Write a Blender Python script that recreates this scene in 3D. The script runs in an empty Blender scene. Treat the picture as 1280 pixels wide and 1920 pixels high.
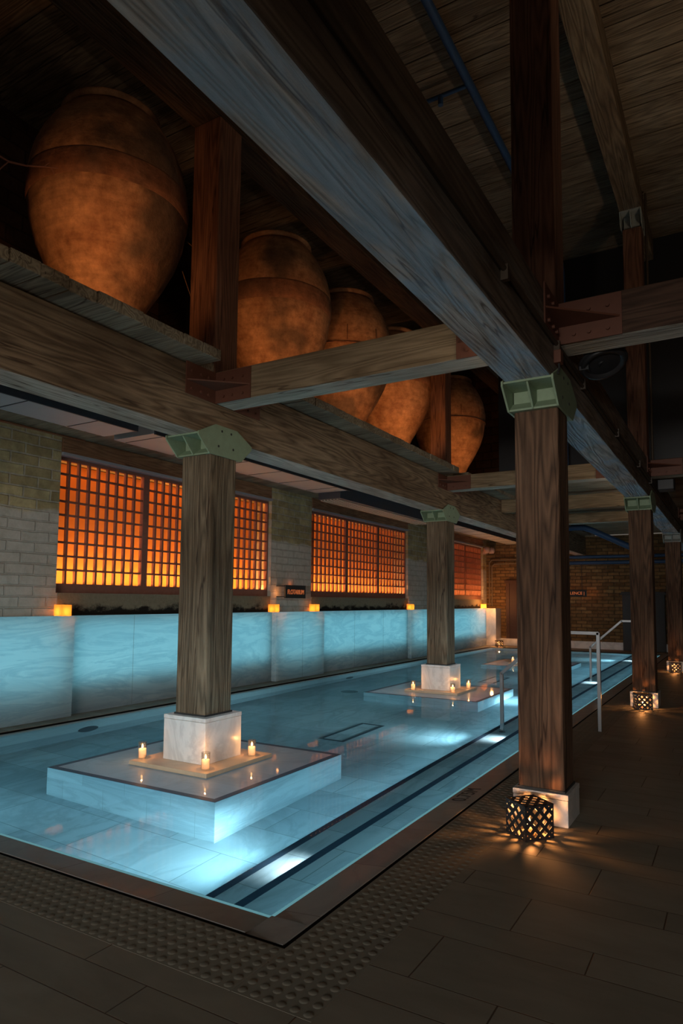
import bpy, bmesh, math, random
from mathutils import Vector, Matrix
random.seed(7)
PI = math.pi
SC = bpy.context.scene
COL = SC.collection

# ------------------------------------------------------------------ camera
cam_d = bpy.data.cameras.new('camera')
cam = bpy.data.objects.new('camera', cam_d)
COL.objects.link(cam)
SC.camera = cam
F, SY, YAW, PITCH, ROLL = 1251.9, 66.58, 0.5332, 0.0788, 0.0087
cam_d.sensor_fit = 'HORIZONTAL'
cam_d.sensor_width = 36.0
cam_d.lens = F / 1280 * 36.0
cam_d.shift_y = SY / 1280
cam_d.clip_start = 0.05
cam_d.clip_end = 200
fw = Vector((-math.sin(YAW) * math.cos(PITCH), math.cos(YAW) * math.cos(PITCH), math.sin(PITCH)))
rt = Vector((math.cos(YAW), math.sin(YAW), 0))
up = rt.cross(fw)
cr, sr = math.cos(ROLL), math.sin(ROLL)
rt2 = rt * cr + up * sr
up2 = -rt * sr + up * cr
M = Matrix((rt2, up2, -fw)).transposed().to_4x4()
M.translation = Vector((1.0613, -4.3483, 1.333))
cam.matrix_world = M

# ------------------------------------------------------------------ exposure, world
SC.view_settings.view_transform = 'Standard'
SC.view_settings.look = 'None'
SC.view_settings.gamma = 1.0
SC.view_settings.use_curve_mapping = False
SC.view_settings.exposure = 0.0
SC.cycles.use_denoising = True
SC.cycles.max_bounces = 10
SC.cycles.diffuse_bounces = 5
SC.cycles.transmission_bounces = 8
SC.cycles.transparent_max_bounces = 16
SC.cycles.sample_clamp_indirect = 30.0
SC.cycles.blur_glossy = 0.5
w = bpy.data.worlds.new('world')
SC.world = w
w.use_nodes = True
bg = w.node_tree.nodes['Background']
bg.inputs[0].default_value = (1.0, 0.86, 0.72, 1)
bg.inputs[1].default_value = 0.10


def lamp(name, kind, loc, energy, color, parent=None, **kw):
    d = bpy.data.lights.new(name, kind)
    d.energy = energy
    d.color = color
    tgt = kw.pop('target', None)
    rot = kw.pop('rot', None)
    for k, v in kw.items():
        setattr(d, k, v)
    o = bpy.data.objects.new(name, d)
    COL.objects.link(o)
    o.location = loc
    if tgt is not None:
        o.rotation_euler = (Vector(tgt) - Vector(loc)).to_track_quat('-Z', 'Y').to_euler()
    if rot is not None:
        o.rotation_euler = rot
    if parent:
        o.parent = parent
    return o


S0 = 5.276
CYAN = (0.46, 0.85, 1.0)
WHITE = (0.62, 0.92, 1.0)
WARM = (1.0, 0.42, 0.12)
AMBER = (1.0, 0.30, 0.04)
UPW = (PI, 0, 0)

# added fill light far behind the viewer, and a dim uplight resting on the right hand cross beams
lamp('rear_fill_light', 'AREA', (1.6, -14.0, 1.15), 760.0, (1.0, 0.95, 0.88), shape='RECTANGLE', size=4.5, size_y=1.4, target=(-1.0, 3.0, 1.15))
lamp('roof_uplight', 'AREA', (2.2, 2.2, 3.35), 26.0, (1.0, 0.80, 0.58), shape='DISK', size=0.3, rot=UPW)
lamp('loft_fill_light', 'POINT', (1.7, -5.2, 5.6), 14.0, (1.0, 0.70, 0.48), shadow_soft_size=0.15)  # added fill for the upper level, without a fixture
# added cool white fill spots, no fixtures, behind the deck beam, aimed at the marble islands
for yy, tt in ((-2.7, 0.0), (2.4, S0), (7.6, 2 * S0)):
    lamp('island_fill_spot', 'SPOT', (-0.26, yy, 2.80), 185.0, (0.66, 0.87, 1.0), spot_size=0.62, spot_blend=0.6, shadow_soft_size=0.08, target=(-2.84, tt, 0.15))
# underwater floodlights in the bench riser and near wall, blue white
POOL_Y = (-1.05, 2.75, 5.6, 8.2, 13.2)
for yy in POOL_Y:
    lamp('pool_flood', 'AREA', (-1.40, yy, -0.60), 5.5, (0.58, 0.90, 1.0), shape='RECTANGLE', size=0.5, size_y=0.08, target=(-5.0, yy + 0.1, -0.60), spread=1.7)
    lamp('tread_spot', 'SPOT', (-1.07, yy, -0.30), 11.0, (0.95, 0.98, 1.0), spot_size=1.75, spot_blend=1.0, shadow_soft_size=0.03, target=(-1.165, yy - 0.02, -0.50))
# continuous LED strip under the coping, and added fill strips along both risers
YM = 6.46
RXN = (0, PI / 2, 0)      # emits towards -x
lamp('rim_strip', 'AREA', (-0.722, YM, -0.10), 9.0, CYAN, shape='RECTANGLE', size=0.02, size_y=16.6, rot=RXN)
lamp('riser_fill_strip', 'AREA', (-1.385, YM, -0.54), 27.0, CYAN, shape='RECTANGLE', size=0.03, size_y=16.6, rot=RXN)
lamp('tread_fill_strip', 'AREA', (-1.048, YM, -0.34), 3.5, CYAN, shape='RECTANGLE', size=0.03, size_y=16.6, rot=RXN)
# added dim fill on the hidden pool side of the deck beam, towards the loft
lamp('beam_fill_strip', 'AREA', (-0.165, 3.0, 2.96), 21.0, (1.0, 0.82, 0.62), shape='RECTANGLE', size=0.05, size_y=15.0, rot=RXN)
for xx in (-2.2, -3.9):
    lamp('pool_flood', 'AREA', (xx, -1.86, -0.50), 3.4, CYAN, shape='RECTANGLE', size=0.5, size_y=0.08, target=(xx, 5.0, -0.55))
# amber uplights on the loft deck below the jars
JAR_Y = (-0.50, 2.00, 3.65, 5.15, 7.75)
for yy in JAR_Y:
    lamp('jar_uplight', 'SPOT', (-2.60, yy - 1.05, 3.40), 40.0, (1.0, 0.45, 0.16), spot_size=1.55, spot_blend=0.8, shadow_soft_size=0.06, target=(-3.55, yy - 0.05, 4.30))

# ------------------------------------------------------------------ materials
def mat(name):
    m = bpy.data.materials.new(name)
    m.use_nodes = True
    nt = m.node_tree
    nt.nodes.clear()
    return m, nt


def N(nt, t, **kw):
    n = nt.nodes.new(t)
    for k, v in kw.items():
        if k.startswith('i_'):
            key = k[2:]
            n.inputs[int(key) if key.isdigit() else key.replace('_', ' ')].default_value = v
        else:
            setattr(n, k, v)
    return n


def L(nt, a, b):
    nt.links.new(a, b)


def rgba(c):
    return (c[0], c[1], c[2], 1.0)


def srgb(r, g, b):
    f = lambda u: (u / 255 / 12.92) if u / 255 <= 0.04045 else ((u / 255 + 0.055) / 1.055) ** 2.4
    return (f(r), f(g), f(b))


def finish(nt, color, rough=0.6, bump=None, bump_d=0.01, spec=0.4, metal=0.0, bump_s=1.0):
    b = N(nt, 'ShaderNodeBsdfPrincipled')
    o = N(nt, 'ShaderNodeOutputMaterial')
    if hasattr(color, 'links'):
        L(nt, color, b.inputs['Base Color'])
    else:
        b.inputs['Base Color'].default_value = rgba(color)
    if hasattr(rough, 'links'):
        L(nt, rough, b.inputs['Roughness'])
    else:
        b.inputs['Roughness'].default_value = rough
    b.inputs['Specular IOR Level'].default_value = spec
    b.inputs['Metallic'].default_value = metal
    if bump is not None:
        bn = N(nt, 'ShaderNodeBump')
        bn.inputs['Distance'].default_value = bump_d
        bn.inputs['Strength'].default_value = bump_s
        L(nt, bump, bn.inputs['Height'])
        L(nt, bn.outputs[0], b.inputs['Normal'])
    L(nt, b.outputs[0], o.inputs[0])
    return b


def mixc(nt, fac, a, b, mode='MIX'):
    m = N(nt, 'ShaderNodeMix', data_type='RGBA', blend_type=mode)
    if hasattr(fac, 'links'):
        L(nt, fac, m.inputs[0])
    else:
        m.inputs[0].default_value = fac
    for v, i in ((a, 6), (b, 7)):
        if hasattr(v, 'links'):
            L(nt, v, m.inputs[i])
        else:
            m.inputs[i].default_value = rgba(v)
    return m.outputs[2]


def ramp(nt, fac, stops):
    r = N(nt, 'ShaderNodeValToRGB')
    L(nt, fac, r.inputs[0])
    el = r.color_ramp.elements
    while len(el) < len(stops):
        el.new(0.5)
    for e, (p, c) in zip(el, stops):
        e.position = p
        e.color = rgba(c) if isinstance(c, tuple) else (c, c, c, 1)
    return r.outputs[0]


def math_n(nt, op, a, b=None):
    m = N(nt, 'ShaderNodeMath', operation=op)
    for v, i in ((a, 0), (b, 1)):
        if v is None:
            continue
        if hasattr(v, 'links'):
            L(nt, v, m.inputs[i])
        else:
            m.inputs[i].default_value = v
    return m.outputs[0]


def coords(nt, scale=(1, 1, 1), loc=(0, 0, 0), rnd=True):
    tc = N(nt, 'ShaderNodeTexCoord')
    mp = N(nt, 'ShaderNodeMapping')
    mp.inputs['Scale'].default_value = scale
    mp.inputs['Location'].default_value = loc
    L(nt, tc.outputs['Object'], mp.inputs[0])
    return mp.outputs[0]


def noise(nt, vec, scale, detail=6, rough=0.55, dist=0.0):
    n = N(nt, 'ShaderNodeTexNoise')
    n.inputs['Scale'].default_value = scale
    n.inputs['Detail'].default_value = detail
    n.inputs['Roughness'].default_value = rough
    n.inputs['Distortion'].default_value = dist
    L(nt, vec, n.inputs['Vector'])
    return n.outputs[0]


def wood(name, axis, dark, light, patch=None, patch_amt=0.5, bump=0.006, pale=None):
    """rough sawn timber, grain running along the given axis"""
    m, nt = mat(name)
    s = [1.0, 1.0, 1.0]
    s[axis] = 0.07
    v = coords(nt, tuple(s))
    ringv = N(nt, 'ShaderNodeTexNoise')
    ringv.inputs['Scale'].default_value = 5.0
    ringv.inputs['Detail'].default_value = 2
    L(nt, v, ringv.inputs['Vector'])
    rings = math_n(nt, 'FRACT', math_n(nt, 'MULTIPLY', ringv.outputs[0], 16.0))
    rings = math_n(nt, 'PINGPONG', rings, 0.5)
    fine = noise(nt, v, 60, 8, 0.7)
    s2 = [1.0, 1.0, 1.0]
    s2[axis] = 0.3
    big = noise(nt, coords(nt, tuple(s2), (3, 1, 7)), 2.2, 5, 0.6)
    g = math_n(nt, 'ADD', math_n(nt, 'MULTIPLY', rings, 0.9), math_n(nt, 'MULTIPLY', fine, 0.75))
    c = ramp(nt, g, [(0.22, dark), (0.85, light)])
    c = mixc(nt, ramp(nt, big, [(0.35, 0.0), (0.65, 1.0)]), c, mixc(nt, 1.0, c, (0.55, 0.5, 0.46), 'MULTIPLY'))
    # long drying cracks
    s3 = [1.0, 1.0, 1.0]
    s3[axis] = 0.05
    cr = noise(nt, coords(nt, tuple(s3), (1, 5, 2)), 9, 3, 0.5)
    crack = ramp(nt, cr, [(0.485, 1.0), (0.497, 0.0), (0.503, 0.0), (0.515, 1.0)])
    crk = math_n(nt, 'MAXIMUM', crack, ramp(nt, noise(nt, v, 3.0, 2), [(0.5, 1.0), (0.6, 0.0)]))
    c = mixc(nt, crk, mixc(nt, 1.0, c, (0.35, 0.3, 0.28), 'MULTIPLY'), c)
    if patch is not None:
        s4 = [1.0, 1.0, 1.0]
        s4[axis] = 0.28
        pn = noise(nt, coords(nt, tuple(s4), (9, 2, 4)), 4.5, 8, 0.6, 0.6)
        pm = ramp(nt, pn, [(0.44, 0.0), (0.58, 1.0)])
        pm = math_n(nt, 'MULTIPLY', pm, patch_amt)
        c = mixc(nt, pm, c, patch)
    finish(nt, c, 0.78, g, bump, 0.25)
    return m


def brick_m(name, ua, va, c1, c2, mortar, scale_w=0.34, row=0.122, painted_below=None, msize=0.012):
    m, nt = mat(name)
    tc = N(nt, 'ShaderNodeTexCoord')
    sp = N(nt, 'ShaderNodeSeparateXYZ')
    L(nt, tc.outputs['Object'], sp.inputs[0])
    cb = N(nt, 'ShaderNodeCombineXYZ')
    # hand laid: courses waver a little
    wv = noise(nt, tc.outputs['Object'], 2.4, 3)
    wob = math_n(nt, 'MULTIPLY', math_n(nt, 'SUBTRACT', wv, 0.5), 0.035)
    L(nt, math_n(nt, 'ADD', sp.outputs[ua], wob), cb.inputs[0])
    L(nt, math_n(nt, 'ADD', sp.outputs[va], wob), cb.inputs[1])
    b = N(nt, 'ShaderNodeTexBrick')
    b.offset = 0.5
    b.inputs['Scale'].default_value = 1.0
    b.inputs['Mortar Size'].default_value = msize
    b.inputs['Mortar Smooth'].default_value = 0.4
    b.inputs['Brick Width'].default_value = scale_w
    b.inputs['Row Height'].default_value = row
    b.inputs['Bias'].default_value = 0.0
    b.inputs['Color1'].default_value = rgba(c1)
    b.inputs['Color2'].default_value = rgba(c2)
    b.inputs['Mortar'].default_value = rgba(mortar)
    L(nt, cb.outputs[0], b.inputs['Vector'])
    n1 = noise(nt, tc.outputs['Object'], 9, 8, 0.65)
    n2 = noise(nt, tc.outputs['Object'], 1.7, 4, 0.6)
    c = mixc(nt, 1.0, b.outputs[0], ramp(nt, n1, [(0.3, (0.62, 0.6, 0.58)), (0.7, (1.1, 1.08, 1.05))]), 'MULTIPLY')
    c = mixc(nt, 1.0, c, ramp(nt, n2, [(0.3, (0.72, 0.72, 0.7)), (0.7, (1.05, 1.03, 1.0))]), 'MULTIPLY')
    if painted_below is not None:
        # limewashed dado with a worn edge
        zz = math_n(nt, 'ADD', sp.outputs[2], math_n(nt, 'MULTIPLY', math_n(nt, 'SUBTRACT', n2, 0.5), 0.25))
        pm = ramp(nt, math_n(nt, 'MULTIPLY', zz, 0.2), [((painted_below) * 0.2 - 0.004, 1.0), ((painted_below) * 0.2 + 0.004, 0.0)])
        chips = ramp(nt, noise(nt, coords(nt, (1, 1, 1.6)), 7.5, 8, 0.7), [(0.30, 0.0), (0.36, 1.0)])
        pm = math_n(nt, 'MULTIPLY', pm, chips)
        pc = mixc(nt, ramp(nt, n1, [(0.3, 0.0), (0.7, 1.0)]), srgb(170, 163, 150), srgb(196, 189, 178))
        pc = mixc(nt, math_n(nt, 'MULTIPLY', b.outputs[1], 0.22), pc, srgb(120, 112, 100))
        c = mixc(nt, pm, c, pc)
    h = math_n(nt, 'ADD', math_n(nt, 'MULTIPLY', b.outputs[1], -1.0), math_n(nt, 'MULTIPLY', n1, 0.7))
    finish(nt, c, 0.9, h, 0.009, 0.2)
    return m


def marble_col(nt, base, vein, ua=0, va=1, tile=None, scale=1.0, stretch=(1, 1, 1), grout=(0.45, 0.45, 0.45)):
    v = coords(nt, stretch)
    n = noise(nt, v, 1.6 * scale, 9, 0.62, 1.2)
    ve = ramp(nt, n, [(0.42, 0.0), (0.5, 1.0), (0.56, 0.15), (0.66, 0.6), (0.72, 0.0)])
    cl = noise(nt, v, 0.8 * scale, 4, 0.5)
    c = mixc(nt, math_n(nt, 'MULTIPLY', ve, 0.55), base, vein)
    c = mixc(nt, ramp(nt, cl, [(0.35, 0.35), (0.65, 0.0)]), c, vein)
    fac = None
    if tile:
        tc = N(nt, 'ShaderNodeTexCoord')
        sp = N(nt, 'ShaderNodeSeparateXYZ')
        L(nt, tc.outputs['Object'], sp.inputs[0])
        cb = N(nt, 'ShaderNodeCombineXYZ')
        L(nt, sp.outputs[ua], cb.inputs[0])
        L(nt, sp.outputs[va], cb.inputs[1])
        b = N(nt, 'ShaderNodeTexBrick')
        b.offset = tile[3] if len(tile) > 3 else 0.5
        b.inputs['Scale'].default_value = 1.0
        b.inputs['Mortar Size'].default_value = tile[2]
        b.inputs['Mortar Smooth'].default_value = 0.1
        b.inputs['Brick Width'].default_value = tile[0]
        b.inputs['Row Height'].default_value = tile[1]
        b.inputs['Color1'].default_value = (0.8, 0.82, 0.84, 1)
        b.inputs['Color2'].default_value = (1, 1, 1, 1)
        L(nt, cb.outputs[0], b.inputs['Vector'])
        fac = b.outputs[1]
        c = mixc(nt, 1.0, c, b.outputs[0], 'MULTIPLY')
        c = mixc(nt, fac, c, grout)
    return c, fac


def marble(name, base, vein, rough=0.25, coat=0.0, **kw):
    m, nt = mat(name)
    c, f = marble_col(nt, base, vein, **kw)
    b = finish(nt, c, rough, None, spec=0.45 if not coat else 0.2)
    if coat:
        b.inputs['Coat Weight'].default_value = coat
        b.inputs['Coat Roughness'].default_value = 0.04
        b.inputs['Coat IOR'].default_value = 1.33
    return m


def plain(name, col, rough=0.5, metal=0.0, spec=0.4, var=0.25, nscale=14.0, bump=0.0):
    m, nt = mat(name)
    n = noise(nt, coords(nt), nscale, 6, 0.6)
    k = 1 - var
    c = mixc(nt, n, tuple(x * k for x in col), tuple(min(1, x * (1 + var)) for x in col))
    finish(nt, c, rough, n if bump else None, bump or 0.001, spec, metal)
    return m


def emit(name, col, strength):
    m, nt = mat(name)
    e = N(nt, 'ShaderNodeEmission')
    e.inputs[0].default_value = rgba(col)
    e.inputs[1].default_value = strength
    o = N(nt, 'ShaderNodeOutputMaterial')
    L(nt, e.outputs[0], o.inputs[0])
    return m


MT = {}
MT['wood_right_post'] = wood('dark_brown_post_timber', 2, (0.042, 0.024, 0.015), (0.21, 0.120, 0.073))
MT['wood_left_post'] = wood('olive_brown_post_timber', 2, (0.075, 0.056, 0.036), (0.27, 0.205, 0.135))
MT['wood_upper_post'] = wood('reddish_post_timber', 2, (0.085, 0.034, 0.022), (0.26, 0.125, 0.075))
MT['wood_right_beam'] = wood('weathered_beam_timber', 1, (0.085, 0.063, 0.046), (0.26, 0.195, 0.145), patch=(0.30, 0.29, 0.27), patch_amt=0.25, bump=0.008)
MT['wood_left_beam'] = wood('brown_beam_timber', 1, (0.10, 0.066, 0.040), (0.38, 0.270, 0.172))
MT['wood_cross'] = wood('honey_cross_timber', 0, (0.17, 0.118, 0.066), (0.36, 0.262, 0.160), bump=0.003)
MT['soffit_right'] = wood('blue_flake_painted_light_underside', 1, (0.30, 0.275, 0.245), (0.84, 0.80, 0.75), patch=(0.36, 0.54, 0.70), patch_amt=0.65, bump=0.016)  # blue paint flakes over timber paled to carry the pool's upward light
MT['soffit_left'] = wood('painted_light_beam_underside', 1, (0.40, 0.32, 0.25), (0.80, 0.68, 0.56))  # timber colour paled in place of light rising from the pool
MT['soffit_cross'] = wood('painted_light_cross_underside', 0, (0.42, 0.39, 0.32), (0.76, 0.71, 0.60), bump=0.003)  # upward pool light put into the timber colour
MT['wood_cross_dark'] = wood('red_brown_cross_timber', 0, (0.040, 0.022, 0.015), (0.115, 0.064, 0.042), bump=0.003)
MT['wood_purlin'] = wood('dark_purlin_timber', 1, (0.03, 0.018, 0.010), (0.10, 0.060, 0.035))
MT['wood_lintel'] = wood('red_brown_lintel_timber', 1, (0.20, 0.095, 0.045), (0.42, 0.22, 0.115), bump=0.003)
MT['wood_deck'] = wood('grey_deck_board', 0, (0.17, 0.135, 0.095), (0.46, 0.385, 0.275))
MT['wood_roof'] = wood('dark_roof_board', 0, (0.085, 0.062, 0.040), (0.30, 0.225, 0.150))
MT['wood_top_beam'] = wood('brown_purlin_timber', 1, (0.07, 0.048, 0.028), (0.26, 0.185, 0.115))
MT['brick_left'] = brick_m('cream_brick', 1, 2, srgb(206, 190, 146), srgb(172, 154, 114), srgb(196, 186, 168), painted_below=2.32)
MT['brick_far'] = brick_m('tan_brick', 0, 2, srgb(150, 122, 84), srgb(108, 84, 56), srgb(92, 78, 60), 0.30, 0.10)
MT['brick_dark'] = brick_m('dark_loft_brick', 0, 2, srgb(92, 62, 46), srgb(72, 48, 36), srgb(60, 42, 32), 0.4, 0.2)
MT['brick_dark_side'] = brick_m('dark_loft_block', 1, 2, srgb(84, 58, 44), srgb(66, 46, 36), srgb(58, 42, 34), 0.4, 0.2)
def sill_m():
    """flaking plaster, blackened with damp along the ledge"""
    m, nt = mat('flaking_sill_plaster')
    tc = N(nt, 'ShaderNodeTexCoord')
    sp = N(nt, 'ShaderNodeSeparateXYZ')
    L(nt, tc.outputs['Object'], sp.inputs[0])
    n = noise(nt, coords(nt, (1, 0.6, 1)), 6.0, 9, 0.7)
    n2 = noise(nt, coords(nt, (1, 1, 1), (4, 2, 1)), 22.0, 6, 0.7)
    zz = math_n(nt, 'ADD', math_n(nt, 'SUBTRACT', sp.outputs[2], 1.125), math_n(nt, 'MULTIPLY', math_n(nt, 'SUBTRACT', n, 0.5), 0.42))
    damp = ramp(nt, math_n(nt, 'MULTIPLY', zz, 3.0), [(0.18, 1.0), (0.36, 0.0)])
    c = mixc(nt, n2, srgb(150, 138, 116), srgb(112, 98, 78))
    c = mixc(nt, damp, c, srgb(34, 27, 22))
    finish(nt, c, 0.9, n2, 0.006, 0.15)
    return m


MT['lime_sill'] = sill_m()
MT['marble_pool_floor'] = marble('pool_floor_marble', (0.72, 0.76, 0.78), (0.40, 0.46, 0.50), 0.5, tile=(0.92, 0.46, 0.003), grout=(0.30, 0.34, 0.36), stretch=(1, 0.4, 1))
MT['marble_pool_side'] = marble('pool_side_marble', (0.76, 0.79, 0.80), (0.46, 0.51, 0.55), 0.5, stretch=(0.5, 0.5, 1.6), tile=(0.46, 0.46, 0.002), ua=0, va=2, grout=(0.4, 0.44, 0.46))
MT['marble_white'] = marble('white_marble', (0.80, 0.79, 0.77), (0.50, 0.49, 0.48), 0.3, stretch=(1.4, 1.4, 1.0))
MT['marble_lip'] = marble('lip_marble', (0.86, 0.87, 0.87), (0.7, 0.72, 0.73), 0.4)
MT['wet_marble'] = marble('wet_marble', (0.62, 0.62, 0.60), (0.42, 0.43, 0.43), 0.4, coat=0.5)
MT['wet_platform'] = marble('wet_platform_marble', (0.42, 0.52, 0.60), (0.30, 0.38, 0.45), 0.5, coat=0.26, tile=(0.6, 0.45, 0.002), grout=(0.35, 0.38, 0.4))
MT['dark_band'] = plain('dark_slate_nosing', (0.060, 0.095, 0.14), 0.5, var=0.2, spec=0.2)
MT['grey_stone'] = marble('grey_coping_stone', (0.38, 0.375, 0.36), (0.28, 0.28, 0.27), 0.5, coat=0.3, tile=(0.62, 5.0, 0.003, 0.0), ua=1, va=0, grout=(0.2, 0.19, 0.18))
MT['grey_stone_near'] = marble('grey_coping_stone_near', (0.40, 0.385, 0.36), (0.30, 0.29, 0.27), 0.5, coat=0.10, tile=(0.62, 5.0, 0.003, 0.0), ua=0, va=1, grout=(0.2, 0.19, 0.18))
MT['steel_green'] = plain('sage_green_painted_steel', srgb(138, 156, 128), 0.55, var=0.2, nscale=18)
MT['steel_brown'] = plain('oxide_red_painted_steel', srgb(102, 62, 46), 0.6, var=0.2)
MT['steel_pale'] = plain('pale_painted_steel', srgb(150, 152, 146), 0.6, var=0.3)
MT['black_metal'] = plain('black_metal', (0.018, 0.018, 0.020), 0.45, spec=0.5, var=0.2)
MT['stainless'] = plain('brushed_stainless', (0.30, 0.30, 0.31), 0.28, 1.0, var=0.05, nscale=60)
MT['duct_grey'] = plain('grey_duct_sheet', srgb(158, 160, 164), 0.6, var=0.12, nscale=3)
MT['duct_dark'] = plain('dark_duct_angle', srgb(46, 52, 60), 0.6, var=0.2)
MT['ac_dark'] = plain('charcoal_casing', srgb(58, 66, 76), 0.5, var=0.1)
MT['ac_slat'] = plain('pale_slat', srgb(180, 172, 160), 0.5, var=0.1)
MT['pipe_blue'] = plain('blue_painted_pipe', srgb(44, 70, 104), 0.4, var=0.15)
MT['pipe_dark'] = plain('dark_conduit', srgb(70, 58, 46), 0.5, var=0.2)
MT['copper'] = plain('copper_pipe', srgb(150, 96, 66), 0.4, 0.6, var=0.15)
MT['terracotta_pipe'] = plain('painted_wall_pipe', srgb(120, 108, 92), 0.7)
MT['lattice'] = plain('brown_lattice_timber', srgb(132, 88, 74), 0.7, var=0.25, nscale=22)
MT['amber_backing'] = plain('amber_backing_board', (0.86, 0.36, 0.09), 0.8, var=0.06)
MT['rubber'] = plain('charcoal_rubber', (0.03, 0.03, 0.03), 0.7)
MT['slot_black'] = plain('black_gutter_slot', (0.008, 0.008, 0.008), 0.9, spec=0.05)
MT['tan_slab'] = marble('tan_limestone_slab', (0.62, 0.46, 0.31), (0.50, 0.36, 0.24), 0.4, stretch=(1.4, 1.4, 1.0))
MT['door_dark'] = plain('dark_panelled_wood', srgb(66, 44, 34), 0.6, var=0.3, nscale=20)
MT['cabinet_black'] = plain('black_stained_wood', srgb(46, 44, 44), 0.55, var=0.25)
MT['rope'] = plain('thin_wire', srgb(120, 90, 60), 0.7)
MT['twig'] = plain('dry_twig', srgb(120, 80, 66), 0.8)
MT['letter_dark'] = plain('engraved_dark_lettering', (0.03, 0.03, 0.03), 0.7)
MT['letter_glow'] = emit('glowing_amber_lettering', (1.0, 0.25, 0.08), 0.42)
MT['rim_glow'] = emit('painted_edge_glow', (0.30, 0.74, 0.84), 0.34)  # emission stands in for pool light leaking at the rim
MT['flame'] = emit('candle_flame', (1.0, 0.55, 0.18), 18.0)
MT['lantern_flame'] = emit('lantern_flame', (1.0, 0.50, 0.16), 30.0)
MT['grate'] = plain('dark_pool_grate', (0.10, 0.12, 0.14), 0.5)
MT['pinkish'] = plain('pale_plastic', srgb(190, 160, 148), 0.4)


def floor_mat():
    """stone slabs in courses along x, a wide course then a narrow one, grouted"""
    m, nt = mat('limestone_floor_slabs')
    tc = N(nt, 'ShaderNodeTexCoord')
    sp = N(nt, 'ShaderNodeSeparateXYZ')
    L(nt, tc.outputs['Object'], sp.inputs[0])
    x, y = sp.outputs[0], sp.outputs[1]
    per, wide = 0.52, 0.34
    k = math_n(nt, 'FLOOR', math_n(nt, 'DIVIDE', y, per))
    yf = math_n(nt, 'SUBTRACT', y, math_n(nt, 'MULTIPLY', k, per))
    narrow = math_n(nt, 'GREATER_THAN', yf, wide)
    row = math_n(nt, 'ADD', math_n(nt, 'MULTIPLY', k, 2.0), narrow)
    sh = math_n(nt, 'FRACT', math_n(nt, 'MULTIPLY', row, 0.377))
    xs = math_n(nt, 'ADD', math_n(nt, 'DIVIDE', x, 0.86), sh)
    xf = math_n(nt, 'FRACT', xs)
    dx = math_n(nt, 'MULTIPLY', math_n(nt, 'MINIMUM', xf, math_n(nt, 'SUBTRACT', 1.0, xf)), 0.86)
    dy = math_n(nt, 'MINIMUM', math_n(nt, 'MINIMUM', yf, math_n(nt, 'SUBTRACT', per, yf)), math_n(nt, 'ABSOLUTE', math_n(nt, 'SUBTRACT', yf, wide)))
    d = math_n(nt, 'MINIMUM', dx, dy)
    g = ramp(nt, math_n(nt, 'MULTIPLY', d, 50.0), [(0.08, 0.0), (0.16, 1.0)])
    n = noise(nt, coords(nt, (0.6, 1.6, 1)), 3.5, 7, 0.6, 0.5)
    cid = N(nt, 'ShaderNodeCombineXYZ')
    L(nt, row, cid.inputs[0])
    L(nt, math_n(nt, 'FLOOR', xs), cid.inputs[1])
    wn = N(nt, 'ShaderNodeTexWhiteNoise', noise_dimensions='2D')
    L(nt, cid.outputs[0], wn.inputs['Vector'])
    base = mixc(nt, wn.outputs[0], srgb(132, 128, 116), srgb(149, 144, 131))
    c = mixc(nt, 1.0, base, ramp(nt, n, [(0.3, (0.8, 0.79, 0.78)), (0.7, (1.05, 1.05, 1.05))]), 'MULTIPLY')
    c = mixc(nt, g, srgb(84, 70, 58), c)
    h = math_n(nt, 'ADD', g, math_n(nt, 'MULTIPLY', n, 0.15))
    finish(nt, c, 0.6, h, 0.002, 0.2)
    return m


MT['floor'] = floor_mat()
MT['tactile'] = plain('limestone_tactile_tile', srgb(133, 129, 117), 0.75, var=0.1, nscale=5, spec=0.2)


def clay(name, seed, low, high, dark):
    m, nt = mat(name)
    v = coords(nt, (1, 1, 1), (seed * 3.1, seed * 1.7, seed))
    n = noise(nt, v, 2.2, 9, 0.62, 0.7)
    n2 = noise(nt, v, 11, 8, 0.7)
    n3 = noise(nt, v, 1.1, 3, 0.5)
    c = ramp(nt, n, [(0.3, low), (0.62, high)])
    thr = noise(nt, coords(nt, (0.6, 0.6, 9.0), (seed, 2, seed * 2)), 2.4, 7, 0.65)
    c = mixc(nt, 1.0, c, ramp(nt, thr, [(0.30, (0.78, 0.75, 0.73)), (0.65, (1.08, 1.07, 1.05))]), 'MULTIPLY')
    c = mixc(nt, ramp(nt, n3, [(0.48, 0.0), (0.60, 0.92)]), c, dark)
    c = mixc(nt, 1.0, c, ramp(nt, n2, [(0.32, (0.60, 0.56, 0.53)), (0.68, (1.2, 1.16, 1.1))]), 'MULTIPLY')
    h = math_n(nt, 'ADD', n2, math_n(nt, 'MULTIPLY', n, 1.5))
    finish(nt, c, 0.85, h, 0.012, 0.2)
    return m


for i in range(5):
    MT['clay%d' % i] = clay('terracotta_%s' % 'abcde'[i], i + 1.3, (0.27, 0.12, 0.06), (0.52, 0.28, 0.15), (0.12, 0.075, 0.05))
MT['clay_band'] = clay('dark_clay_collar', 9.0, (0.17, 0.075, 0.042), (0.27, 0.125, 0.070), (0.12, 0.07, 0.05))


def translucent_m(name, base, vein, gloss=0.0, **kw):
    m, nt = mat(name)
    c, f = marble_col(nt, base, vein, **kw)
    t = N(nt, 'ShaderNodeBsdfTranslucent')
    d = N(nt, 'ShaderNodeBsdfDiffuse')
    L(nt, c, t.inputs[0])
    L(nt, c, d.inputs[0])
    mx = N(nt, 'ShaderNodeMixShader')
    mx.inputs[0].default_value = 0.22
    L(nt, t.outputs[0], mx.inputs[1])
    L(nt, d.outputs[0], mx.inputs[2])
    o = N(nt, 'ShaderNodeOutputMaterial')
    L(nt, mx.outputs[0], o.inputs[0])
    return m


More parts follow.
